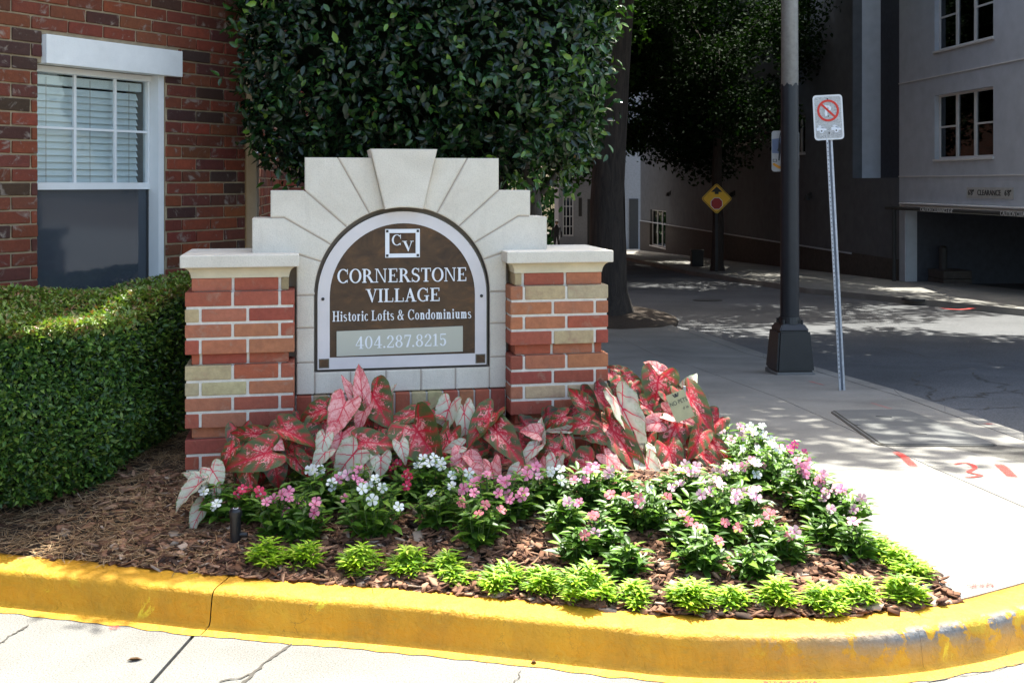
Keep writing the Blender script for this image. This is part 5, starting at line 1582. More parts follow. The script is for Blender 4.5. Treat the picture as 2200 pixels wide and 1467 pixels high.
for k in range(11):
    a = R(-90 + 18 * k); o_.append((-.006 + .036 * math.cos(a), cz_ + .020 + .028 * math.sin(a))); i_.append((-.006 + .014 * math.cos(a), cz_ + .020 + .011 * math.sin(a)))
A = [bm.verts.new((x, -0.0142, z)) for x, z in o_]; B = [bm.verts.new((x, -0.0142, z)) for x, z in i_]
for k in range(10): bm.faces.new((A[k], A[k + 1], B[k + 1], B[k]))
link('letter', mesh_bm('letter', bm, M['letter_white']), pl)
RM = plain('sign_red', (0.66, 0.035, 0.02), 0.5, var=0.06)
ring_poly([(0.100 * math.cos(2 * math.pi * k / 40), cz_ + 0.100 * math.sin(2 * math.pi * k / 40)) for k in range(40)], [(0.080 * math.cos(2 * math.pi * k / 40), cz_ + 0.080 * math.sin(2 * math.pi * k / 40)) for k in range(40)], -0.0155, -0.0122, RM, 'red_ring', pl)
link('red_slash', prism_mesh('red_slash', [(-.064, cz_ + .050), (-.050, cz_ + .064), (.064, cz_ - .050), (.050, cz_ - .064)], -0.0152, -0.0145, RM), pl)
for sx_ in (-1, 1):
    xo = -0.068 if sx_ < 0 else 0.066
    link('tow_symbol', prism_mesh('tow_symbol', [(xo - .045, -.118), (xo - .045, -.092), (xo - .02, -.085), (xo + .005, -.085), (xo + .03, -.10), (xo + .045, -.104), (xo + .045, -.118)], -0.0142, -0.0134, M['letter_white']), pl)
    link('tow_arm', prism_mesh('tow_arm', [(xo - .04, -.074), (xo - .01, -.070), (xo + .03, -.096), (xo + .02, -.099)], -0.0142, -0.0134, M['letter_white']), pl)
    bm = bmesh.new(); add_cyl(bm, (xo, -0.0150, -.122), (xo, -0.0134, -.122), 0.019, n=16); link('wheel', mesh_bm('wheel', bm, M['letter_white']), pl)
    bm = bmesh.new(); add_cyl(bm, (xo, -0.0156, -.122), (xo, -0.0150, -.122), 0.008, n=12); link('hub', mesh_bm('hub', bm, M['plaque_edge']), pl)
for zb_ in (0.168, 0.01, -0.145):
    bm = bmesh.new(); add_cyl(bm, (0, -0.0175, zb_), (0, -0.0134, zb_), 0.006, n=8); link('bolt', mesh_bm('bolt', bm, M['dark_iron']), pl)
nps.rotation_euler = (0, math.atan2(lean.x, lean.z), 0)
# stop-ahead warning sign in front of the street tree
yy = ty - 0.6
dcp = at(1539, 427, yy)
sa_ = empty('warning_sign', (dcp.x, yy, g(yy) + 0.02)); setp(sa_, 'yellow diamond warning sign with arrow and red octagon', 'sign')
zc = dcp.z - (g(yy) + 0.02)
HD = 32.5 / F * yy
def sq(r, rr=0.08):
    pts = []
    for a0 in (0, 90, 180, 270):
        c = Vector((math.cos(R(a0)), math.sin(R(a0)))) * (r - rr * 1.2)
        for k in range(5):
            a = R(a0 - 45 + 90 * k / 4); pts.append((c.x + rr * math.cos(a), zc + c.y + rr * math.sin(a)))
    return pts
YM = plain('sign_yellow', (0.93, 0.52, 0.012), 0.45, var=0.06)
link('panel', prism_mesh('panel', sq(HD), -0.06, -0.055, YM), sa_)
ring_poly(sq(HD * .95, .06), sq(HD * .91, .055), -0.064, -0.0602, M['dark_iron'], 'border', sa_)
oct_ = lambda r: [(r * math.cos(R(22.5 + 45 * k)), zc - HD * 0.32 + r * math.sin(R(22.5 + 45 * k))) for k in range(8)]
link('octagon_rim', prism_mesh('octagon_rim', oct_(HD * 0.42), -0.0635, -0.0602, M['letter_white']), sa_)
link('octagon', prism_mesh('octagon', oct_(HD * 0.385), -0.067, -0.0637, plain('octagon_red', (0.42, 0.012, 0.012), 0.5)), sa_)
link('arrow', prism_mesh('arrow', [(x * HD, zc + z * HD) for x, z in ((0, .80), (.38, .44), (.13, .44), (.13, .30), (-.13, .30), (-.13, .44), (-.38, .44))], -0.064, -0.0602, M['dark_iron']), sa_)
bm = bmesh.new(); add_box(bm, -0.04, 0.04, -0.05, -0.01, -0.1, zc + HD * 0.8); link('post', mesh_bm('post', bm, M['dark_iron']), sa_)
# box and bin by the far kerb
pb_ = gp(1497, 572, 0.02)
bm = bmesh.new(); add_box(bm, -0.22, 0.22, -0.2, 0.2, 0, 0.55, 0.03, 2); add_box(bm, -0.24, 0.24, -0.22, 0.22, 0.55, 0.62, 0.02, 2)
o = link('trash_bin', mesh_bm('trash_bin', bm, M['dark_iron']), None, pb_); setp(o, 'black lidded bin in the shade by the far kerb', 'bin')
# utility vault lids in the walk
vp = [gp(*p, 0) for p in ((1790, 884), (1943, 882), (2138, 958), (1893, 957))]
uv_ = empty('utility_vault', (vp[0] + vp[2]) / 2); setp(uv_, 'concrete utility vault with two lids set in the sidewalk', 'utility cover')
c_ = (vp[0] + vp[2]) / 2
def vsheet(poly, off, mat, name):
    bm = sheet_bm([(p.x, p.y) for p in poly], off, 0.03)
    for v in bm.verts: v.co -= c_
    return link(name, mesh_bm(name, bm, mat), uv_)
def round_poly(P, r):
    out = []
    n = len(P)
    for i in range(n):
        a, b, c = P[i - 1], P[i], P[(i + 1) % n]
        p0 = b + (a - b).normalized() * r; p1 = b + (c - b).normalized() * r
        for k in range(4):
            t = k / 3; out.append(p0 * (1 - t) ** 2 + b * 2 * t * (1 - t) + p1 * t * t)
    return out
vx = [p.xy for p in vp]
vsheet(round_poly(shrink(vx, -0.03), 0.10), 0.004, M['joint_dirt'], 'rim')
vsheet(round_poly(shrink(vx, -0.018), 0.09), 0.007, M['concrete_lid'], 'frame')
m1, m2 = vx[0].lerp(vx[3], 0.5), vx[1].lerp(vx[2], 0.5)
vsheet(shrink(vx, 0.0), 0.0095, M['joint_dirt'], 'seal')
for q in ([vx[0], vx[1], m2, m1], [m1, m2, vx[2], vx[3]]):
    vsheet(round_poly(shrink(q, 0.004), 0.05), 0.0125, M['concrete_lid'], 'lid')
    mc = (q[0] + q[1] + q[2] + q[3]) / 4
    vsheet([mc + Vector((-.05, .02)), mc + Vector((.05, -.03)), mc + Vector((.055, -.015)), mc + Vector((-.045, .035))], 0.0150, M['dark_iron'], 'lift_slot')
# sprayed survey marks
def spray(name, pts, w, label, strength=0.62, hf=None, off=0.005):
    V, T, Q = [], [], []
    P_ = [gp(*p) if hf is None else flat(*p) for p in pts]
    P_ = catmull(P_, 6)
    for i, p in enumerate(P_):
        d = (P_[min(i + 1, len(P_) - 1)] - P_[max(i - 1, 0)]).normalized()
        nn = Vector((-d.y, d.x, 0))
        e = min(1, i / 3, (len(P_) - 1 - i) / 3)
        for s, a in ((-1, 0), (-.45, 1), (.45, 1), (1, 0)):
            q = p + nn * w * s
            V.append((q.x, q.y, (g(q.y) if hf is None else 0.0) + off)); T.append((strength * (0.25 + 0.75 * a) * (0.45 + 0.55 * e), 0, 0))
        if i:
            b = 4 * i
            for k in range(3): Q.append((b - 4 + k, b + k, b + k + 1, b - 3 + k))
    o_ = link(name, mesh_np(name, V, np.array(Q), M['spray_red'], tint=np.array(T))); setp(o_, label, 'paint mark')
    o_['group'] = 'red survey paint marks on the concrete'
spray('paint_mark', [(1918, 968), (1945, 985), (1970, 1010)], 0.045, 'bold red paint stroke nearest the caladiums at the sidewalk crossing joint', 0.57)
spray('paint_mark', [(2042, 1000), (2075, 995), (2095, 1005), (2082, 1015), (2108, 1022), (2085, 1026), (2068, 1025)], 0.022, 'red sprayed numeral on the sunlit sidewalk slab', 0.6)
spray('paint_mark', [(2140, 993), (2160, 1010), (2182, 1032)], 0.05, 'bold red paint stroke beside the sprayed numeral, nearer the road', 0.57)
spray('paint_mark', [(2098, 911), (2150, 912)], 0.035, 'short red paint bar on the kerbstone by the road', 0.57)
spray('paint_mark', [(1852, 860), (1900, 875), (1920, 880)], 0.03, 'faint red paint line on slab between post and vault', 0.48)
spray('paint_mark', [(1728, 817), (1755, 824), (1778, 830)], 0.03, 'thin red paint line between lamp base and sign post', 0.5)
spray('paint_mark', [(2040, 1240), (2100, 1230), (2170, 1228)], 0.03, 'faint red paint smear on walk behind the yellow kerb corner', 0.44)
spray('paint_mark', [(2060, 1263), (2110, 1259), (2150, 1256)], 0.03, 'reddish paint smudge touching the back of the yellow kerb', 0.5)
spray('paint_mark', [(2010, 642 + 22), (2060, 668), (2100, 664)], 0.09, 'red paint squiggle on the shaded driveway across the road', 0.6, off=0.03)
spray('paint_mark', [(228, 1352), (245, 1350), (262, 1347)], 0.03, 'small red paint spot on driveway in front of yellow kerb', 0.5, hf=1)
spray('paint_mark', [(1600, 1463), (1700, 1466), (1800, 1464)], 0.03, 'long pale red smear at the foot of the yellow kerb', 0.52, hf=1)

# ------------------------------------------------------------------ bark mulch and pine straw
def scatter_bed(n, xr, yr, test=None):
    P = []
    while len(P) < n:
        x = random.uniform(*xr); y = random.uniform(*yr)
        if y < kback(x) - 0.012 or x > bed_edge_x(y) - 0.005: continue
        if test and not test(x, y): continue
        P.append((x, y, bedz(x, y)))
    return np.array(P)
def chip_mesh(name, P, lmin, lmax, cols, mat, lift=0.006):
    n = len(P)
    base = np.array([(-.5, -.5, -.5), (.5, -.42, -.5), (.56, .4, -.5), (-.42, .5, -.5), (-.46, -.45, .5), (.42, -.5, .5), (.5, .46, .5), (-.5, .38, .5)])
    Lc = rng.uniform(lmin, lmax, n); Wc = Lc * rng.uniform(0.3, 0.8, n); Tc = Lc * rng.uniform(0.05, 0.13, n)
    loc = base[None] * (1 + rng.uniform(-.3, .3, (n, 8, 3)))
    loc = loc * np.stack([Lc, Wc, Tc], 1)[:, None, :]
    a = rng.uniform(0, 2 * np.pi, n); b = rng.normal(0, 0.32, n); c = rng.normal(0, 0.32, n)
    ca, sa = np.cos(a), np.sin(a); cb, sb = np.cos(b), np.sin(b); cc, sc = np.cos(c), np.sin(c)
    Rz = np.zeros((n, 3, 3)); Rz[:, 0, 0] = ca; Rz[:, 0, 1] = -sa; Rz[:, 1, 0] = sa; Rz[:, 1, 1] = ca; Rz[:, 2, 2] = 1
    Rx = np.zeros((n, 3, 3)); Rx[:, 0, 0] = 1; Rx[:, 1, 1] = cb; Rx[:, 1, 2] = -sb; Rx[:, 2, 1] = sb; Rx[:, 2, 2] = cb
    Ry = np.zeros((n, 3, 3)); Ry[:, 1, 1] = 1; Ry[:, 0, 0] = cc; Ry[:, 0, 2] = sc; Ry[:, 2, 0] = -sc; Ry[:, 2, 2] = cc
    V = np.einsum('nij,nkj->nki', Rz @ Rx @ Ry, loc) + P[:, None, :]
    V[:, :, 2] += lift + rng.uniform(0, 0.012, n)[:, None]
    f = np.array([(0, 3, 2, 1), (4, 5, 6, 7), (0, 1, 5, 4), (1, 2, 6, 5), (2, 3, 7, 6), (3, 0, 4, 7)])
    Fc = (np.arange(n)[:, None, None] * 8 + f[None]).reshape(-1, 4)
    return mesh_np(name, V.reshape(-1, 3), Fc, mat, tint=np.repeat(cols, 8, axis=0))
is_chips = lambda x, y: random.random() < (1.0 if x > -1.25 else 0.06 if x < -1.75 else 0.12 + 0.88 * (x + 1.75) / 0.5)
P = np.vstack([scatter_bed(13000, (-2.6, 1.54), (3.45, 4.75), is_chips), scatter_bed(3500, (-0.2, 1.54), (4.4, 6.6))])
o = link('bark_mulch', chip_mesh('bark_mulch', P, 0.015, 0.062, pick([(0.16, 0.078, 0.046), (0.25, 0.13, 0.08), (0.095, 0.046, 0.030), (0.34, 0.20, 0.13), (0.40, 0.30, 0.23), (0.055, 0.034, 0.026)], len(P), [.28, .26, .16, .16, .06, .08], .25), M['chips']))
setp(o, 'reddish brown bark chips covering the flower bed', 'mulch', kind='stuff')
straw_t = lambda x, y: random.random() < (1.0 if x < -1.35 else max(0.03, 1 - (x + 1.35) / 0.45))
P = scatter_bed(15000, (-3.4, 0.2), (3.6, 5.6), straw_t)
n = len(P)
a = rng.uniform(0, 2 * np.pi, n); Ls = rng.uniform(0.05, 0.17, n); bend = rng.normal(0, 0.25, n)
V = []
for k in range(4):
    t = k / 3 - 0.5
    aa = a + bend * t
    cx = P[:, 0] + np.cos(aa) * Ls * t; cy = P[:, 1] + np.sin(aa) * Ls * t
    cz = P[:, 2] + 0.012 + 0.02 * (rng.random(n) if k in (0, 3) else np.full(n, .35))
    w = 0.0011
    V.append(np.stack([cx - np.sin(aa) * w, cy + np.cos(aa) * w, cz], 1)); V.append(np.stack([cx + np.sin(aa) * w, cy - np.cos(aa) * w, cz + 0.0006], 1))
V = np.stack(V, 1)
f = np.array([(0, 1, 3, 2), (2, 3, 5, 4), (4, 5, 7, 6)])
Fc = (np.arange(n)[:, None, None] * 8 + f[None]).reshape(-1, 4)
o = link('pine_straw', mesh_np('pine_straw', V.reshape(-1, 3), Fc, M['straw'], tint=np.repeat(pick([(0.24, 0.14, 0.066), (0.33, 0.20, 0.10), (0.13, 0.07, 0.04), (0.42, 0.29, 0.17)], n, None, .25), 8, axis=0)))
setp(o, 'brown pine needles strewn under the hedge', 'pine straw', kind='stuff')

# ------------------------------------------------------------------ caladiums
def caladium_mat(name, body, blotch, vein, margin, marg_w, bl_lo, bl_hi, spread=0.3, glow=0.6, body2=(0.7, 0.4, 0.4)):
    m, nt, b = new_mat(name)
    at_ = N(nt, 'ShaderNodeAttribute', attribute_name='leafuv')
    sp = N(nt, 'ShaderNodeSeparateXYZ'); nt.links.new(at_.outputs['Vector'], sp.inputs[0])
    oi = N(nt, 'ShaderNodeObjectInfo')
    u, v, edge = sp.outputs[0], sp.outputs[1], sp.outputs[2]
    au_ = math_(nt, 'ABSOLUTE', u)
    off = N(nt, 'ShaderNodeCombineXYZ'); nt.links.new(u, off.inputs[0]); nt.links.new(v, off.inputs[1])
    nt.links.new(math_(nt, 'MULTIPLY', oi.outputs['Random'], 91.0), off.inputs[2])
    n1 = noise(nt, off.outputs[0], 9.0, 5, 0.66, 1.4)
    n2 = noise(nt, off.outputs[0], 3.0, 3, 0.5)
    # veins: midrib, side veins leaving it at a slant, and the two that run into the basal lobes
    wob = math_(nt, 'MULTIPLY_ADD', noise(nt, off.outputs[0], 6.0, 3, 0.5), 0.12, -0.06)
    uw = math_(nt, 'ABSOLUTE', math_(nt, 'ADD', u, math_(nt, 'MULTIPLY', wob, 0.3)))
    mid = math_(nt, 'SUBTRACT', math_(nt, 'MULTIPLY_ADD', v, -0.016, 0.021), uw)
    tl = math_(nt, 'ADD', math_(nt, 'SUBTRACT', v, math_(nt, 'MULTIPLY', au_, 0.9)), wob)
    fr_ = math_(nt, 'ABSOLUTE', math_(nt, 'SUBTRACT', math_(nt, 'FRACT', math_(nt, 'MULTIPLY_ADD', tl, 3.6, 0.5)), 0.5))
    latw = math_(nt, 'MULTIPLY_ADD', edge, -0.062, 0.075)
    lat = math_(nt, 'MULTIPLY', math_(nt, 'SUBTRACT', latw, fr_), 0.35)
    lobe = math_(nt, 'SUBTRACT', 0.016, math_(nt, 'ABSOLUTE', math_(nt, 'ADD', math_(nt, 'ADD', v, wob), math_(nt, 'MULTIPLY', au_, 1.1))))
    vv = math_(nt, 'MAXIMUM', math_(nt, 'MAXIMUM', mid, lat), lobe)
    vein_f = ramp(nt, math_(nt, 'MULTIPLY_ADD', vv, 14.0, 0.4), [(0.32, (0, 0, 0)), (0.55, (1, 1, 1))])
    near = ramp(nt, math_(nt, 'MULTIPLY_ADD', vv, 3.2, 0.55), [(0.15, (0, 0, 0)), (0.6, (1, 1, 1))])
    # mottling: body colour towards the middle breaks up into the blotch colour outwards
    mot = math_(nt, 'ADD', n1, math_(nt, 'MULTIPLY', math_(nt, 'SUBTRACT', edge, 0.55), spread))
    c = mix(nt, ramp(nt, mot, [(bl_lo, (0, 0, 0)), (bl_hi, (1, 1, 1))]), body, blotch)
    n4 = noise(nt, off.outputs[0], 17.0, 4, 0.6, 1.2)
    body = mix(nt, ramp(nt, n4, [(0.46, (0, 0, 0)), (0.56, (1, 1, 1))]), body, body2)
    c = mix(nt, ramp(nt, mot, [(bl_lo, (0, 0, 0)), (bl_hi, (1, 1, 1))]), body, blotch)
    c = mix(nt, math_(nt, 'MULTIPLY', math_(nt, 'MULTIPLY', near, glow), ramp(nt, n2, [(0.35, (0.2, 0.2, 0.2)), (0.65, (1, 1, 1))])), c, vein)
    c = mix(nt, vein_f, c, vein)
    ed = math_(nt, 'ADD', edge, math_(nt, 'MULTIPLY', math_(nt, 'SUBTRACT', n1, 0.5), 0.45))
    c = mix(nt, ramp(nt, ed, [(marg_w, (0, 0, 0)), (min(0.999, marg_w + 0.06), (1, 1, 1))]), c, margin)
    nt.links.new(c, b.inputs['Base Color'])
    b.inputs['Roughness'].default_value = 0.42
    b.inputs['Specular IOR Level'].default_value = 0.4
    bump(nt, b, vv, -0.35, 0.01)
    t = N(nt, 'ShaderNodeBsdfTranslucent'); nt.links.new(c, t.inputs['Color'])
    ms = N(nt, 'ShaderNodeMixShader'); ms.inputs[0].default_value = 0.28
    nt.links.new(b.outputs[0], ms.inputs[1]); nt.links.new(t.outputs[0], ms.inputs[2])
    nt.links.new(ms.outputs[0], nt.nodes['Material Output'].inputs[0])
    return m
CM = {'R': caladium_mat('caladium_red', (0.58, 0.065, 0.085), (0.070, 0.100, 0.030), (0.58, 0.010, 0.035), (0.075, 0.115, 0.035), 0.92, 0.455, 0.495, 0.40, 0.95, (0.80, 0.40, 0.37)),
      'P': caladium_mat('caladium_pink', (0.74, 0.36, 0.35), (0.62, 0.17, 0.18), (0.56, 0.03, 0.06), (0.14, 0.18, 0.06), 0.955, 0.5, 0.62, 0.2, 0.6, (0.78, 0.46, 0.43)),
      'W': caladium_mat('caladium_white', (0.56, 0.57, 0.47), (0.32, 0.40, 0.22), (0.56, 0.02, 0.06), (0.15, 0.25, 0.075), 0.95, 0.55, 0.8, 0.3, 0.38, (0.52, 0.54, 0.42)),
      'D': caladium_mat('caladium_dark', (0.48, 0.040, 0.060), (0.055, 0.062, 0.03), (0.46, 0.013, 0.03), (0.06, 0.09, 0.03), 0.90, 0.435, 0.48, 0.40, 0.95, (0.64, 0.25, 0.24))}
HEART = [(0, .72), (.06, .65), (.15, .54), (.25, .40), (.335, .24), (.39, .08), (.405, -.07), (.385, -.19), (.335, -.275), (.265, -.315), (.19, -.31), (.125, -.265), (.07, -.205), (0, -.13)]
OUT = HEART + [(-x, y) for x, y in reversed(HEART[1:-1])]
def heart_mesh(typ, var):
    rg = random.Random(hash((typ, var)) % 9999 + var)
    fold = rg.uniform(0.05, 0.6); droop = rg.uniform(0.2, 0.85); wav = rg.uniform(0.02, 0.05); ph = rg.uniform(0, 6); curl = rg.uniform(-0.15, 0.25)
    V, UV = [], []
    rings_ = (0.0, 0.3, 0.58, 0.82, 1.0)
    n = len(OUT)
    def put(x, y, e):
        z = fold * abs(x) * (1 - 0.5 * abs(x)) - droop * max(0, y) ** 2 - 0.35 * droop * min(0, y) ** 2 * 3 + wav * e * e * math.sin(ph + 9 * math.atan2(y, x + 1e-6)) - curl * x * x * 2
        V.append((x, y, z)); UV.append((x, y, e))
    put(0, 0, 0)
    for r_ in rings_[1:]:
        for x, y in OUT: put(x * r_, y * r_, r_)
    Q3 = [(0, 1 + k, 1 + (k + 1) % n) for k in range(n)]
    Q4 = []
    for i in range(len(rings_) - 2):
        a = 1 + i * n
        for k in range(n):
            j = (k + 1) % n
            Q4.append((a + k, a + n + k, a + n + j, a + j))
    return mesh_np('leaf', V, [np.array(Q3), np.array(Q4)], CM[typ], smooth=True, uv=UV)
HM = {(t, v): heart_mesh(t, v) for t in CM for v in range(5)}
Z5 = lambda x, y: (380 + x / 2.933, 760 + y / 2.933)
Z6 = lambda x, y: (1000 + x / 2.62, 760 + y / 2.62)
# centre, length, breadth (zoomed pixels), tip direction, kind
A5 = [(870, 370, 230, 130, 200, 'R'), (1160, 190, 250, 80, 95, 'P'), (1095, 230, 200, 70, 110, 'P'), (1260, 310, 260, 210, -60, 'R'), (1170, 390, 170, 100, -95, 'P'), (1030, 380, 210, 160, -110, 'P'), (1345, 250, 120, 55, 80, 'W'),
      (740, 510, 290, 140, -30, 'R'), (450, 500, 260, 70, 172, 'R'), (320, 640, 175, 105, -110, 'R'), (490, 650, 310, 190, 205, 'R'), (625, 740, 200, 135, -80, 'D'), (620, 560, 125, 100, -40, 'P'), (440, 800, 160, 140, -90, 'D'),
      (770, 620, 230, 130, -20, 'D'), (1025, 570, 210, 165, -100, 'P'), (1240, 560, 280, 155, 0, 'R'), (1080, 670, 250, 185, 232, 'W'), (920, 570, 160, 90, -100, 'W'), (910, 650, 150, 95, -120, 'W'), (1180, 735, 190, 120, -80, 'W'),
      (1285, 695, 140, 115, -90, 'W'), (1550, 540, 320, 270, -52, 'R'), (1460, 390, 290, 90, 205, 'R'), (1700, 390, 240, 130, -100, 'W'), (1815, 420, 250, 115, -90, 'W'), (1640, 375, 120, 70, 170, 'R'), (1750, 590, 150, 85, 190, 'W'),
      (1790, 690, 180, 135, -110, 'P'), (1880, 690, 160, 90, -60, 'P'), (1840, 785, 160, 150, -90, 'P'), (1990, 760, 180, 115, -70, 'P'), (1930, 450, 270, 140, -112, 'R'), (2060, 540, 310, 165, -58, 'R'), (1440, 690, 140, 130, -95, 'D'), (1420, 600, 130, 85, -80, 'W'),
      (90, 870, 240, 110, 248, 'W'), (240, 760, 155, 130, -60, 'W'), (110, 770, 160, 65, 162, 'W'), (140, 1010, 175, 110, -98, 'W'), (235, 850, 120, 100, -80, 'W'),
      (1330, 480, 200, 120, -30, 'D'), (870, 480, 160, 110, -140, 'D'), (1500, 640, 150, 120, -100, 'D'), (1640, 520, 150, 110, -80, 'D'), (1900, 600, 160, 120, -80, 'D'), (560, 640, 160, 110, -60, 'D'), (700, 700, 150, 110, -110, 'D'), (1180, 500, 160, 120, -80, 'D')]
A6 = [(110, 560, 130, 95, -90, 'D'), (375, 440, 120, 95, 165, 'P'), (425, 440, 140, 60, 100, 'W'), (360, 560, 165, 75, -120, 'W'), (330, 680, 150, 105, -70, 'P'), (275, 680, 130, 85, -130, 'W'), (415, 670, 160, 85, -80, 'P'), (500, 660, 165, 95, -88, 'W'), (265, 745, 95, 75, -150, 'W'),
      (480, 560, 190, 115, 205, 'R'), (520, 370, 160, 85, 205, 'R'), (640, 400, 200, 110, 195, 'R'), (525, 430, 150, 55, 180, 'W'), (690, 285, 180, 105, -60, 'D'), (640, 250, 150, 85, 130, 'R'), (770, 265, 200, 125, -70, 'D'), (610, 325, 110, 65, -140, 'D'),
      (585, 530, 170, 40, -88, 'R'), (655, 655, 210, 175, 206, 'R'), (680, 570, 160, 110, 160, 'D'), (740, 460, 160, 95, -30, 'R'), (880, 500, 340, 150, -60, 'R'), (915, 370, 380, 150, -72, 'W'), (820, 600, 130, 90, -60, 'P'),
      (850, 140, 140, 90, -60, 'R'), (870, 90, 150, 50, 160, 'R'), (940, 150, 160, 75, -30, 'R'), (1065, 70, 120, 65, 125, 'P'), (1080, 200, 220, 180, -100, 'R'), (1115, 95, 100, 70, -30, 'P'), (1265, 165, 125, 75, 58, 'W'), (1215, 200, 90, 35, 110, 'R'),
      (1300, 300, 290, 140, -68, 'R'), (1040, 270, 160, 130, -110, 'D'), (1050, 390, 160, 95, 192, 'P'), (1165, 450, 240, 155, -112, 'R'), (1190, 350, 190, 95, -30, 'P'), (1290, 420, 160, 105, -30, 'R'), (1040, 690, 230, 115, -75, 'W'), (1090, 590, 240, 80, 100, 'W'), (1130, 720, 160, 55, -60, 'W'),
      (870, 730, 190, 115, -80, 'W'), (960, 775, 120, 85, -90, 'P'), (1300, 500, 170, 105, -120, 'R'), (1370, 600, 260, 85, -60, 'R'), (1440, 550, 230, 85, -50, 'R'), (1160, 590, 190, 130, -80, 'R'), (910, 620, 130, 90, -100, 'P'), (1240, 560, 170, 110, -70, 'D'), (1010, 520, 150, 110, -90, 'D'), (760, 600, 150, 110, -90, 'D'), (560, 480, 140, 100, -60, 'D'), (920, 230, 160, 120, -110, 'D'), (1180, 260, 150, 110, -60, 'D'), (860, 200, 140, 100, -110, 'R')]
LEAVES = [(*Z5(x, y), l / 2.933, w / 2.933, a, k) for x, y, l, w, a, k in A5] + [(*Z6(x, y), l / 2.62, w / 2.62, a, k) for x, y, l, w, a, k in A6]
PLANTS = [(430, 1150, 'white caladium with red veins beside the black stake light', 'W'), (515, 1050, 'red-and-green caladium against the corner of the hedge-side brick pillar', 'R'), (600, 1040, 'red caladium with drooping dark leaf behind the white vinca', 'R'), (720, 1010, 'pink caladium whose upright pointed leaves reach the plaque', 'P'), (790, 1020, 'white caladium with bold red midrib under the middle of the plaque', 'W'),
          (880, 1010, 'caladium with the largest round red-speckled leaf below the plaque', 'R'), (975, 990, 'white upright caladium in front of the cream soldier bricks', 'W'), (1010, 1040, 'pale pink caladium low beside red flowers under the sign', 'P'), (1060, 1010, 'dark red caladium leaning on the inner edge of the roadside pillar', 'R'),
          (1150, 1050, 'small white and pink caladium before the roadside pillar', 'W'), (1200, 1010, 'red caladium spreading in front of the roadside brick pillar', 'R'), (1265, 1040, 'caladium with broad dark red leaf above pink vinca', 'R'), (1290, 980, 'dark red caladium tucked against the roadside pillar', 'R'),
          (1345, 1010, 'caladium with the long pale leaf crossing the red ones', 'R'), (1390, 1060, 'white caladium with hanging leaves in front of the pet notice', 'W'), (1345, 900, 'pink-red caladium growing behind the roadside pillar', 'R'), (1410, 900, 'tall red caladium standing behind the pet notice', 'R'),
          (1450, 1020, 'sunlit red caladium covering the stake of the pet notice', 'R'), (1500, 960, 'sunlit caladium at the sidewalk end of the row', 'R'), (1530, 1010, 'narrow-leaved red caladium hanging toward the sidewalk vinca', 'R')]
rf = random.Random(21)
FILL = []
for _ in range(58):
    fx_ = rf.uniform(500, 1540); fy_ = rf.uniform(905, 1035) - (55 if 1310 < fx_ < 1500 else 0)
    FILL.append((fx_, fy_, rf.uniform(48, 92), rf.uniform(34, 58), rf.choice((-60, -80, -100, -120, -140, -40)) + rf.uniform(-15, 15), rf.choice('DDRRRD')))
LEAVES = FILL + LEAVES
plant_objs = []
for px, py, lab, k in PLANTS:
    yb = sign_y(px) - 0.10 - 0.30 * max(0, min(1, (py - 900) / 200))
    xb = (px - CX) / F * yb
    e = empty('caladium', (xb, yb, bedz(xb, yb))); setp(e, lab, 'plant', 'caladiums planted along the sign')
    plant_objs.append((px, py, e, k))
stem_m = plain('stalk', (0.20, 0.06, 0.05), 0.5)
for i, (px, py, Lp, Wp, a, k) in enumerate(LEAVES):
    best = min(plant_objs, key=lambda t: ((t[0] - px) / 1.0) ** 2 + ((t[1] - 90 - py) * 0.8) ** 2 + (0 if (t[3] == k or (t[3] == 'R' and k in 'DP') or (t[3] == 'P' and k in 'RD')) else 6000))
    e = best[2]
    y = sign_y(px) - 0.10 - 0.34 * max(0.0, min(1.0, (py - 800) / 230)) + (0.11 if k == 'D' else 0.0) + (0.07 if i < len(FILL) else 0.0)
    if px > 1300 and py < 860: y = 5.15 - 0.15 * (py - 780) / 80
    y += random.uniform(-0.03, 0.02)
    y = min(y, sign_y(px) - 0.06) if px < 1310 else y
    c = at(px, py, y)
    n0 = Vector((random.uniform(-.35, .35), -0.78 + random.uniform(-.15, .15), 0.60 + random.uniform(-.25, .2)))
    ratio = Wp / Lp
    n0.normalize()
    d2 = Vector((math.cos(R(a)), 0, math.sin(R(a))))
    tdir = (d2 - n0 * d2.dot(n0)).normalized()
    proj = math.hypot(tdir.x, tdir.z)
    ln = 1.16 * Lp / F * y / max(0.55, proj)
    wd = max(1.20 * Wp / F * y, ln * 0.34)
    sx_ = tdir.cross(n0).normalized()
    sc_y = ln / 1.07; sc_x = wd / 0.80
    sc_z = (sc_x + sc_y) / 2
    org = c - tdir * (0.17 * sc_y)
    Mx = Matrix(((sx_.x, tdir.x, n0.x), (sx_.y, tdir.y, n0.y), (sx_.z, tdir.z, n0.z))).to_4x4()
    lo_ = link('leaf', HM[(k, i % 5)], e)
    lo_.matrix_local = Matrix.Translation(org - Vector(e.location)) @ Mx @ Matrix.Diagonal((sc_x, sc_y, sc_z, 1))
    bm = bmesh.new()
    b0 = Vector((random.uniform(-.03, .03), random.uniform(-.02, .03), -0.02)); e1_ = org - Vector(e.location) - n0 * 0.003
    md = b0.lerp(e1_, 0.55) + Vector((0, 0.03, 0.04))
    tube(bm, [b0, b0.lerp(md, .5), md, e1_], [0.0035, 0.003, 0.0027, 0.002], 5)
    link('stalk', mesh_bm('stalk', bm, stem_m, True), e)

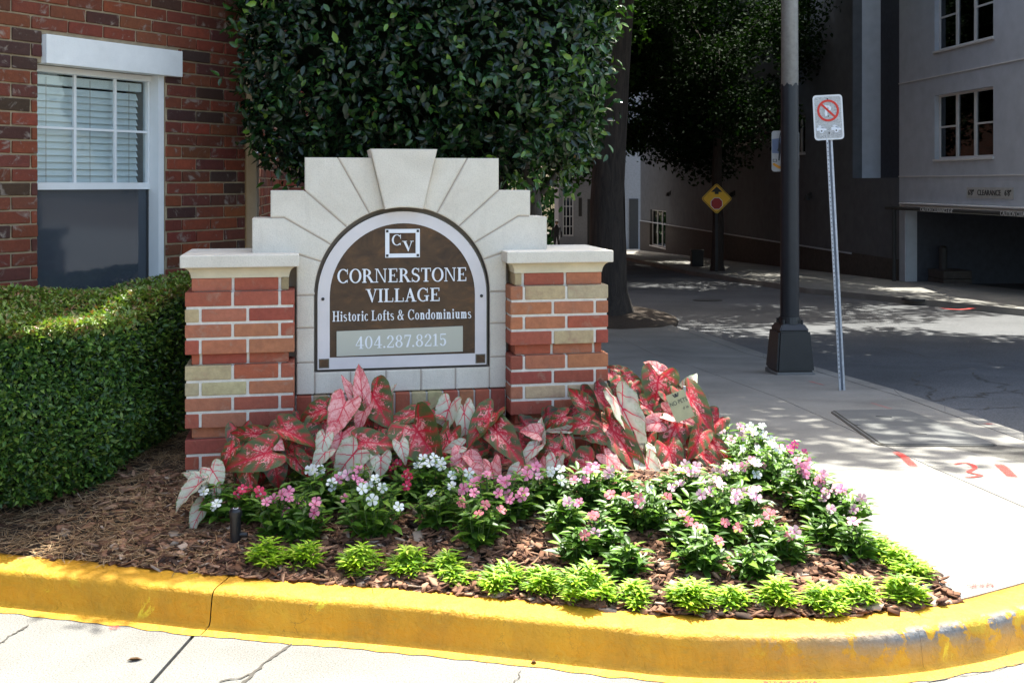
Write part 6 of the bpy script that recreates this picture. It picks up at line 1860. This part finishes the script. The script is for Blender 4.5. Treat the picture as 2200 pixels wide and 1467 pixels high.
# ------------------------------------------------------------------ vinca (periwinkle) bedding plants
def flower_mesh(name, petal, eye, pale):
    m, nt, b = new_mat(name)
    at_ = N(nt, 'ShaderNodeAttribute', attribute_name='leafuv')
    sp = N(nt, 'ShaderNodeSeparateXYZ'); nt.links.new(at_.outputs['Vector'], sp.inputs[0])
    c = ramp(nt, sp.outputs[2], [(0.0, eye), (0.16, eye), (0.26, pale), (0.6, petal), (1.0, petal)])
    nt.links.new(c, b.inputs['Base Color']); b.inputs['Roughness'].default_value = 0.6
    t = N(nt, 'ShaderNodeBsdfTranslucent'); nt.links.new(c, t.inputs['Color'])
    ms = N(nt, 'ShaderNodeMixShader'); ms.inputs[0].default_value = 0.3
    nt.links.new(b.outputs[0], ms.inputs[1]); nt.links.new(t.outputs[0], ms.inputs[2]); nt.links.new(ms.outputs[0], nt.nodes['Material Output'].inputs[0])
    out = []
    for var in range(3):
        V, UV, Q = [], [], []
        for p in range(5):
            a = 2 * math.pi * p / 5 + random.uniform(-.08, .08); up = random.uniform(-0.12, 0.18); tw = random.uniform(-.12, .12)
            pr = [(0.0, 0.0), (0.16, 0.30), (0.38, 0.64), (0.40, 0.88), (0.06, 1.02), (-0.28, 0.96), (-0.36, 0.66), (-0.16, 0.30), (0.0, 0.6)]
            base = len(V)
            for x, r_ in pr:
                V.append((x * math.cos(a) + r_ * math.sin(a), -x * math.sin(a) + r_ * math.cos(a), up * r_ * r_ + tw * x + (0.03 if x == 0 and r_ == .6 else 0) - 0.04 * (1 - r_)))
                UV.append((x, r_, min(1, math.hypot(x, r_))))
            for k in range(8): Q.append((base + 8, base + k, base + (k + 1) % 8))
        out.append(mesh_np(name, V, np.array(Q), m, smooth=True, uv=UV))
    return out
FL = {'white': flower_mesh('petals_white', (0.80, 0.82, 0.82), (0.62, 0.65, 0.30), (0.78, 0.80, 0.74)), 'pink': flower_mesh('petals_pink', (0.76, 0.27, 0.42), (0.58, 0.03, 0.18), (0.74, 0.19, 0.34)),
      'palepink': flower_mesh('petals_palepink', (0.76, 0.46, 0.54), (0.60, 0.10, 0.30), (0.72, 0.36, 0.52)), 'red': flower_mesh('petals_red', (0.70, 0.035, 0.11), (0.70, 0.50, 0.52), (0.62, 0.03, 0.08)),
      'magenta': flower_mesh('petals_magenta', (0.60, 0.03, 0.22), (0.40, 0.01, 0.08), (0.58, 0.03, 0.2)), 'coral': flower_mesh('petals_coral', (0.72, 0.20, 0.24), (0.60, 0.05, 0.08), (0.72, 0.28, 0.3))}
COLW = {'white': 'white', 'pink': 'pink', 'palepink': 'pale pink', 'red': 'red', 'magenta': 'magenta', 'coral': 'coral'}
VIN = [(470, 1085, 52, 'white', 4), (545, 1085, 48, 'red', 4), (600, 1110, 60, 'pink', 4), (652, 1120, 58, 'pink', 4), (650, 1025, 45, 'white', 3), (692, 1060, 60, 'white', 7), (765, 1065, 58, 'pink', 6), (800, 1105, 72, 'white', 6), (835, 1015, 42, 'red', 3), (872, 1055, 42, 'red', 3),
       (920, 1030, 55, 'white', 6), (945, 1095, 58, 'white', 2), (985, 1050, 45, 'white', 3), (1040, 1085, 66, 'pink', 7), (1028, 1130, 66, 'coral', 5), (1100, 1085, 58, 'pink', 5), (1140, 1060, 55, 'pink', 4), (1190, 1060, 50, 'white', 5), (1215, 1115, 50, 'pink', 2), (1260, 1055, 58, 'pink', 5), (1322, 1050, 45, 'palepink', 3),
       (1240, 1180, 46, 'coral', 1), (1292, 1155, 50, 'coral', 3), (1325, 1110, 45, 'coral', 2), (1390, 1100, 56, 'coral', 3), (1425, 1060, 42, 'white', 1), (1480, 1055, 60, 'palepink', 7), (1528, 1095, 70, 'palepink', 6), (1560, 1045, 50, 'palepink', 5), (1595, 1085, 52, 'palepink', 6), (1572, 960, 62, 'palepink', 7), (1622, 985, 70, 'white', 7), (1655, 1020, 60, 'white', 4),
       (1692, 1000, 56, 'magenta', 4), (1722, 1050, 60, 'pink', 5), (1762, 1085, 60, 'pink', 4), (1815, 1100, 55, 'palepink', 4), (1840, 1170, 48, 'pink', 1), (1640, 1145, 42, 'coral', 3), (1475, 1150, 50, 'coral', 3), (1505, 1190, 56, 'coral', 1), (1618, 1215, 44, 'coral', 0), (1345, 1205, 44, 'coral', 0), (1690, 1175, 46, 'coral', 2), (1780, 1140, 48, 'palepink', 1), (1560, 1140, 44, 'coral', 2), (1600, 1030, 50, 'pink', 4)]
ORD = ['first', 'second', 'third', 'fourth', 'fifth', 'sixth', 'seventh', 'eighth', 'ninth', 'tenth', 'eleventh', 'twelfth', 'thirteenth', 'fourteenth', 'fifteenth', 'sixteenth', 'seventeenth', 'eighteenth', 'nineteenth', 'twentieth', 'twenty-first']
cnt = {}
for px, py, r_, colr, nf in sorted(VIN):
    base = bp(px, py + r_ * 0.78)
    m_px = base.y / F
    Rm = r_ * m_px * 1.03
    key = 'bare' if nf == 0 else colr
    cnt[key] = cnt.get(key, 0) + 1
    o_word = ORD[cnt[key] - 1]
    lab = f'{COLW[colr]}-flowered vinca, {o_word} {COLW[colr]} one counting from the hedge' if nf else f'small vinca without flowers near the kerb, {o_word} from the hedge'
    e = empty('vinca_plant', base); setp(e, lab, 'plant', 'vinca bedding plants')
    ns = max(10, int(27 * (r_ / 60) ** 1.5))
    LP, LN, LT, LL = [], [], [], []
    bm = bmesh.new()
    tips = []
    Hm = Rm * 1.5
    for s in range(ns):
        az_ = 2 * math.pi * (s + random.random() * .7) / ns * 1.618 * 2; sp_ = math.sqrt(random.random()) * 0.95
        tip = Vector((math.cos(az_) * Rm * sp_, math.sin(az_) * Rm * sp_ * 0.8, Hm * (1.08 - 0.55 * sp_ * sp_) * random.uniform(.82, 1.08)))
        b0 = Vector((tip.x * .15, tip.y * .15, -0.01)); md = b0.lerp(tip, .5) + Vector((tip.x * .12, tip.y * .12, 0.0))
        tube(bm, [b0, md, tip], [0.0025, 0.002, 0.0014], 4)
        tips.append(tip)
        for j in range(4):
            t = 0.30 + 0.70 * (j / 3)
            p = (b0.lerp(md, t * 2) if t < .5 else md.lerp(tip, t * 2 - 1))
            for sgn in (-1, 1):
                aa = az_ + sgn * 1.4 + j * 1.4 + random.uniform(-.5, .5)
                dr = Vector((math.cos(aa), math.sin(aa), random.uniform(-.1, .65)))
                LP.append(p); LT.append(dr); LN.append(Vector((-dr.x * .4, -dr.y * .4 - 0.12, 1)) + Vector((random.uniform(-.3, .3), random.uniform(-.3, .3), 0))); LL.append(random.uniform(0.045, 0.080) * (1.0 if t < .9 else .75))
    n = len(LP)
    link('stems', mesh_bm('stems', bm, plain('vinca_stem', (0.06, 0.11, 0.03), 0.6) if 'vinca_stem' not in bpy.data.materials else bpy.data.materials['vinca_stem']), e)
    LL = np.array(LL)
    link('foliage', cloud_mesh('foliage', np.array([tuple(v) for v in LP]), np.array([tuple(v) for v in LN]), np.array([tuple(v) for v in LT]), LL, LL * 0.36, pick([(0.070, 0.150, 0.018), (0.11, 0.22, 0.025), (0.040, 0.096, 0.015), (0.19, 0.31, 0.036)], n, [.36, .3, .22, .12], .2), M['leaf_vinca'], fold=0.18, droop=0.22), e)
    front = sorted(tips, key=lambda t: -(t.z - 0.55 * t.y + random.uniform(0, .20)))[:int(nf * 1.15 + .5)]
    for t in front:
        fm = random.choice(FL[colr if random.random() < .88 else random.choice(['pink', 'palepink']) if colr not in ('white', 'red') else colr])
        s = random.uniform(0.018, 0.025)
        nrm = Vector((random.uniform(-.6, .6), -0.75 + random.uniform(-.35, .35), 0.75 + random.uniform(-.3, .3))).normalized()
        q = nrm.to_track_quat('Z', 'Y')
        fo = link('flower', fm, e, t + Vector((0, -0.008, 0.010)))
        fo.rotation_euler = (q.to_matrix() @ Matrix.Rotation(random.uniform(0, 6.28), 3, 'Z')).to_euler()
        fo.scale = (s, s, s)

# ------------------------------------------------------------------ lime green edging clumps
LIME = [(575, 1180, 48), (660, 1187, 40), (775, 1195, 48), (878, 1200, 45), (965, 1205, 38), (990, 1230, 30), (1080, 1232, 48), (1165, 1242, 45), (1262, 1258, 56), (1360, 1272, 40), (1478, 1265, 56), (1572, 1267, 42), (1675, 1267, 50), (1768, 1278, 45), (1835, 1262, 50), (1938, 1258, 46), (1885, 1170, 34), (1920, 1192, 38), (1955, 1215, 40), (1860, 1150, 30)]
for i, (px, py, r_) in enumerate(sorted(LIME)):
    base = bp(px, py + r_ * 0.72)
    Rm = r_ * base.y / F * 0.9
    e = empty('edging_clump', base); setp(e, f'low lime green leafy clump edging the mulch, {ORD[i]} from the hedge end', 'plant', 'lime green edging clumps along the kerb')
    Rm *= random.uniform(0.88, 1.15); lean_ = Vector((random.uniform(-.25, .25), random.uniform(-.25, .1), 0)); squ = random.uniform(1.0, 1.35)
    nst = int(random.uniform(20, 32) * (r_ / 45) ** 2) + 7
    LP, LN, LT, LL = [], [], [], []
    for s in range(nst):
        a = random.uniform(0, 6.283); q = math.sqrt(random.random())
        tip = Vector((math.cos(a) * Rm * q * .92, math.sin(a) * Rm * q * .92, Rm * 1.05 * squ * (1 - .62 * q * q) * random.uniform(.6, 1.15))) + lean_ * Rm * random.random()
        for j in range(11):
            aa = j * 2.4 + random.uniform(-.3, .3); up = random.uniform(.1, .8)
            dr = Vector((math.cos(aa), math.sin(aa), up)) + Vector((tip.x, tip.y, 0)) * 6
            LP.append(tip - Vector((tip.x * .12, tip.y * .12, 0.020)) * (j / 10) * 1.2); LT.append(dr); LN.append(Vector((-dr.x * .5, -dr.y * .5 - .1, 1))); LL.append(random.uniform(.028, .050))
    n = len(LP); LL = np.array(LL)
    link('foliage', cloud_mesh('foliage', np.array([tuple(v) for v in LP]), np.array([tuple(v) for v in LN]), np.array([tuple(v) for v in LT]), LL, LL * .28, pick([(0.22, 0.38, 0.018), (0.30, 0.46, 0.022), (0.10, 0.21, 0.014), (0.46, 0.56, 0.09)], n, [.38, .28, .2, .14], .18), M['leaf_lime'], shape='lance', fold=.15, droop=.35), e)
    bm = bmesh.new()
    for s in range(10):
        a = random.uniform(0, 6.283); q = random.random()
        tube(bm, [(0, 0, -0.01), (math.cos(a) * Rm * q * .4, math.sin(a) * Rm * q * .4, Rm * .4), (math.cos(a) * Rm * q * .8, math.sin(a) * Rm * q * .8, Rm * .7)], [.002, .0018, .001], 4)
    link('stems', mesh_bm('stems', bm, bpy.data.materials['vinca_stem']), e)

# ------------------------------------------------------------------ small things in the bed
def stake_light(px, py_base, hpx, wpx, label, stub=True):
    b = bp(px, py_base); s = b.y / F; h = hpx * s; r_ = wpx * s / 2
    e = empty('stake_light', b); setp(e, label, 'garden light')
    bm = bmesh.new(); add_cyl(bm, (0, 0, -0.03), (0, 0, h * 0.80), r_ * 0.86, r_ * 0.86, 20); link('body', mesh_bm('body', bm, M['black_plastic'], False), e)
    bm = bmesh.new(); add_cyl(bm, (0, 0, h * 0.80), (0, 0, h * 0.93), r_ * 1.02, r_ * 1.02, 24); add_cyl(bm, (0, 0, h * 0.93), (0, 0, h), r_ * 1.0, r_ * 0.8, 24); link('cap', mesh_bm('cap', bm, M['black_plastic']), e)
    bm = bmesh.new(); add_cyl(bm, (0, 0, h), (0, 0, h + 0.001), r_ * 0.42, n=18); link('cap_disc', mesh_bm('cap_disc', bm, M['letter_white']), e)
    bm = bmesh.new(); add_cyl(bm, (0, 0, h + 0.001), (0, 0, h + 0.002), r_ * 0.30, n=18); link('cap_centre', mesh_bm('cap_centre', bm, M['black_plastic']), e)
    if stub:
        bm = bmesh.new(); add_cyl(bm, (r_ * .6, 0, h * 0.28), (r_ * 1.9, 0, h * 0.28), r_ * 0.42, n=14); link('stub', mesh_bm('stub', bm, M['black_plastic']), e)
stake_light(506, 1172, 78, 27, 'black plastic stake light standing in mulch by the white caladium')
stake_light(1987, 1273, 16, 27, 'black capped fitting sunk in the mulch at the kerb corner', False)
pn = at(1461, 872, 4.86)
pet = empty('pet_notice', (pn.x + 0.03, pn.y + 0.02, bedz(pn.x, 4.86))); setp(pet, 'small gold NO PETS notice plate tilted among the caladiums', 'sign')
gold = plain('notice_gold', (0.40, 0.35, 0.19), 0.35, 0.35, 0.1, 20, 0.05)
oz_ = pn.z - bedz(pn.x, 4.86)
pr_ = empty('plate', (-0.03, -0.02, oz_), 0, pet); pr_.rotation_euler = (R(-14), R(-20), R(6)); pr_.scale = (0.86, 0.86, 0.86)
link('plate_face', prism_mesh('plate_face', rounded(0.105, 0.150, 0.008), -0.002, 0.0, gold), pr_)
tm = text_mesh('lettering', 'NO PETS', 0.026, M['dark_iron'], 0.0004); o = link('notice_lettering', tm, pr_, (0, -0.0028, 0.022), (R(90), 0, 0), (0.95, 1.2, 1)); setp(o, kind='stuff')
tm = text_mesh('lettering', 'd in', 0.022, M['dark_iron'], 0.0004); o = link('notice_lettering', tm, pr_, (0.026, -0.0028, -0.016), (R(90), 0, 0)); setp(o, kind='stuff')
for x, w, t in ((-.012, .006, -.3), (0.0, .012, 0), (.012, .006, .3)):
    link('emblem_bar', prism_mesh('emblem_bar', [(x - w / 2 + t * .01, .068), (x + w / 2 + t * .01, .068), (x + w / 2 - t * .012, .050), (x - w / 2 - t * .012, .050)], -0.0032, -0.0022, M['dark_iron']), pr_)
bm = bmesh.new(); add_box(bm, -0.012, 0.0, 0.002, 0.010, -0.05, oz_ + 0.085); link('stake', mesh_bm('stake', bm, M['galvanised']), pet)
# fallen twigs and leaves on the concrete
for k, (px, py, lab) in enumerate(((870, 1369, 'curled dry leaf on driveway beside the yellow kerb'), (1140, 1384 + 40, 'small brown bark crumb below the kerb face'), (272, 1418, 'dark leaf fragment on the sunlit driveway'))):
    p = flat(px, py, 0.004)
    me = cloud_mesh('fallen_leaf', np.zeros((1, 3)), np.array([[0.1, 0.2, 1.0]]), np.array([[1.0, 0.3 * k - .3, 0.1]]), 0.05 if k != 1 else 0.02, 0.018, np.array([[0.12, 0.07, 0.035]]), M['chips'], fold=.5, droop=-.1)
    o = link('fallen_leaf', me, None, p); setp(o, lab, 'leaf')
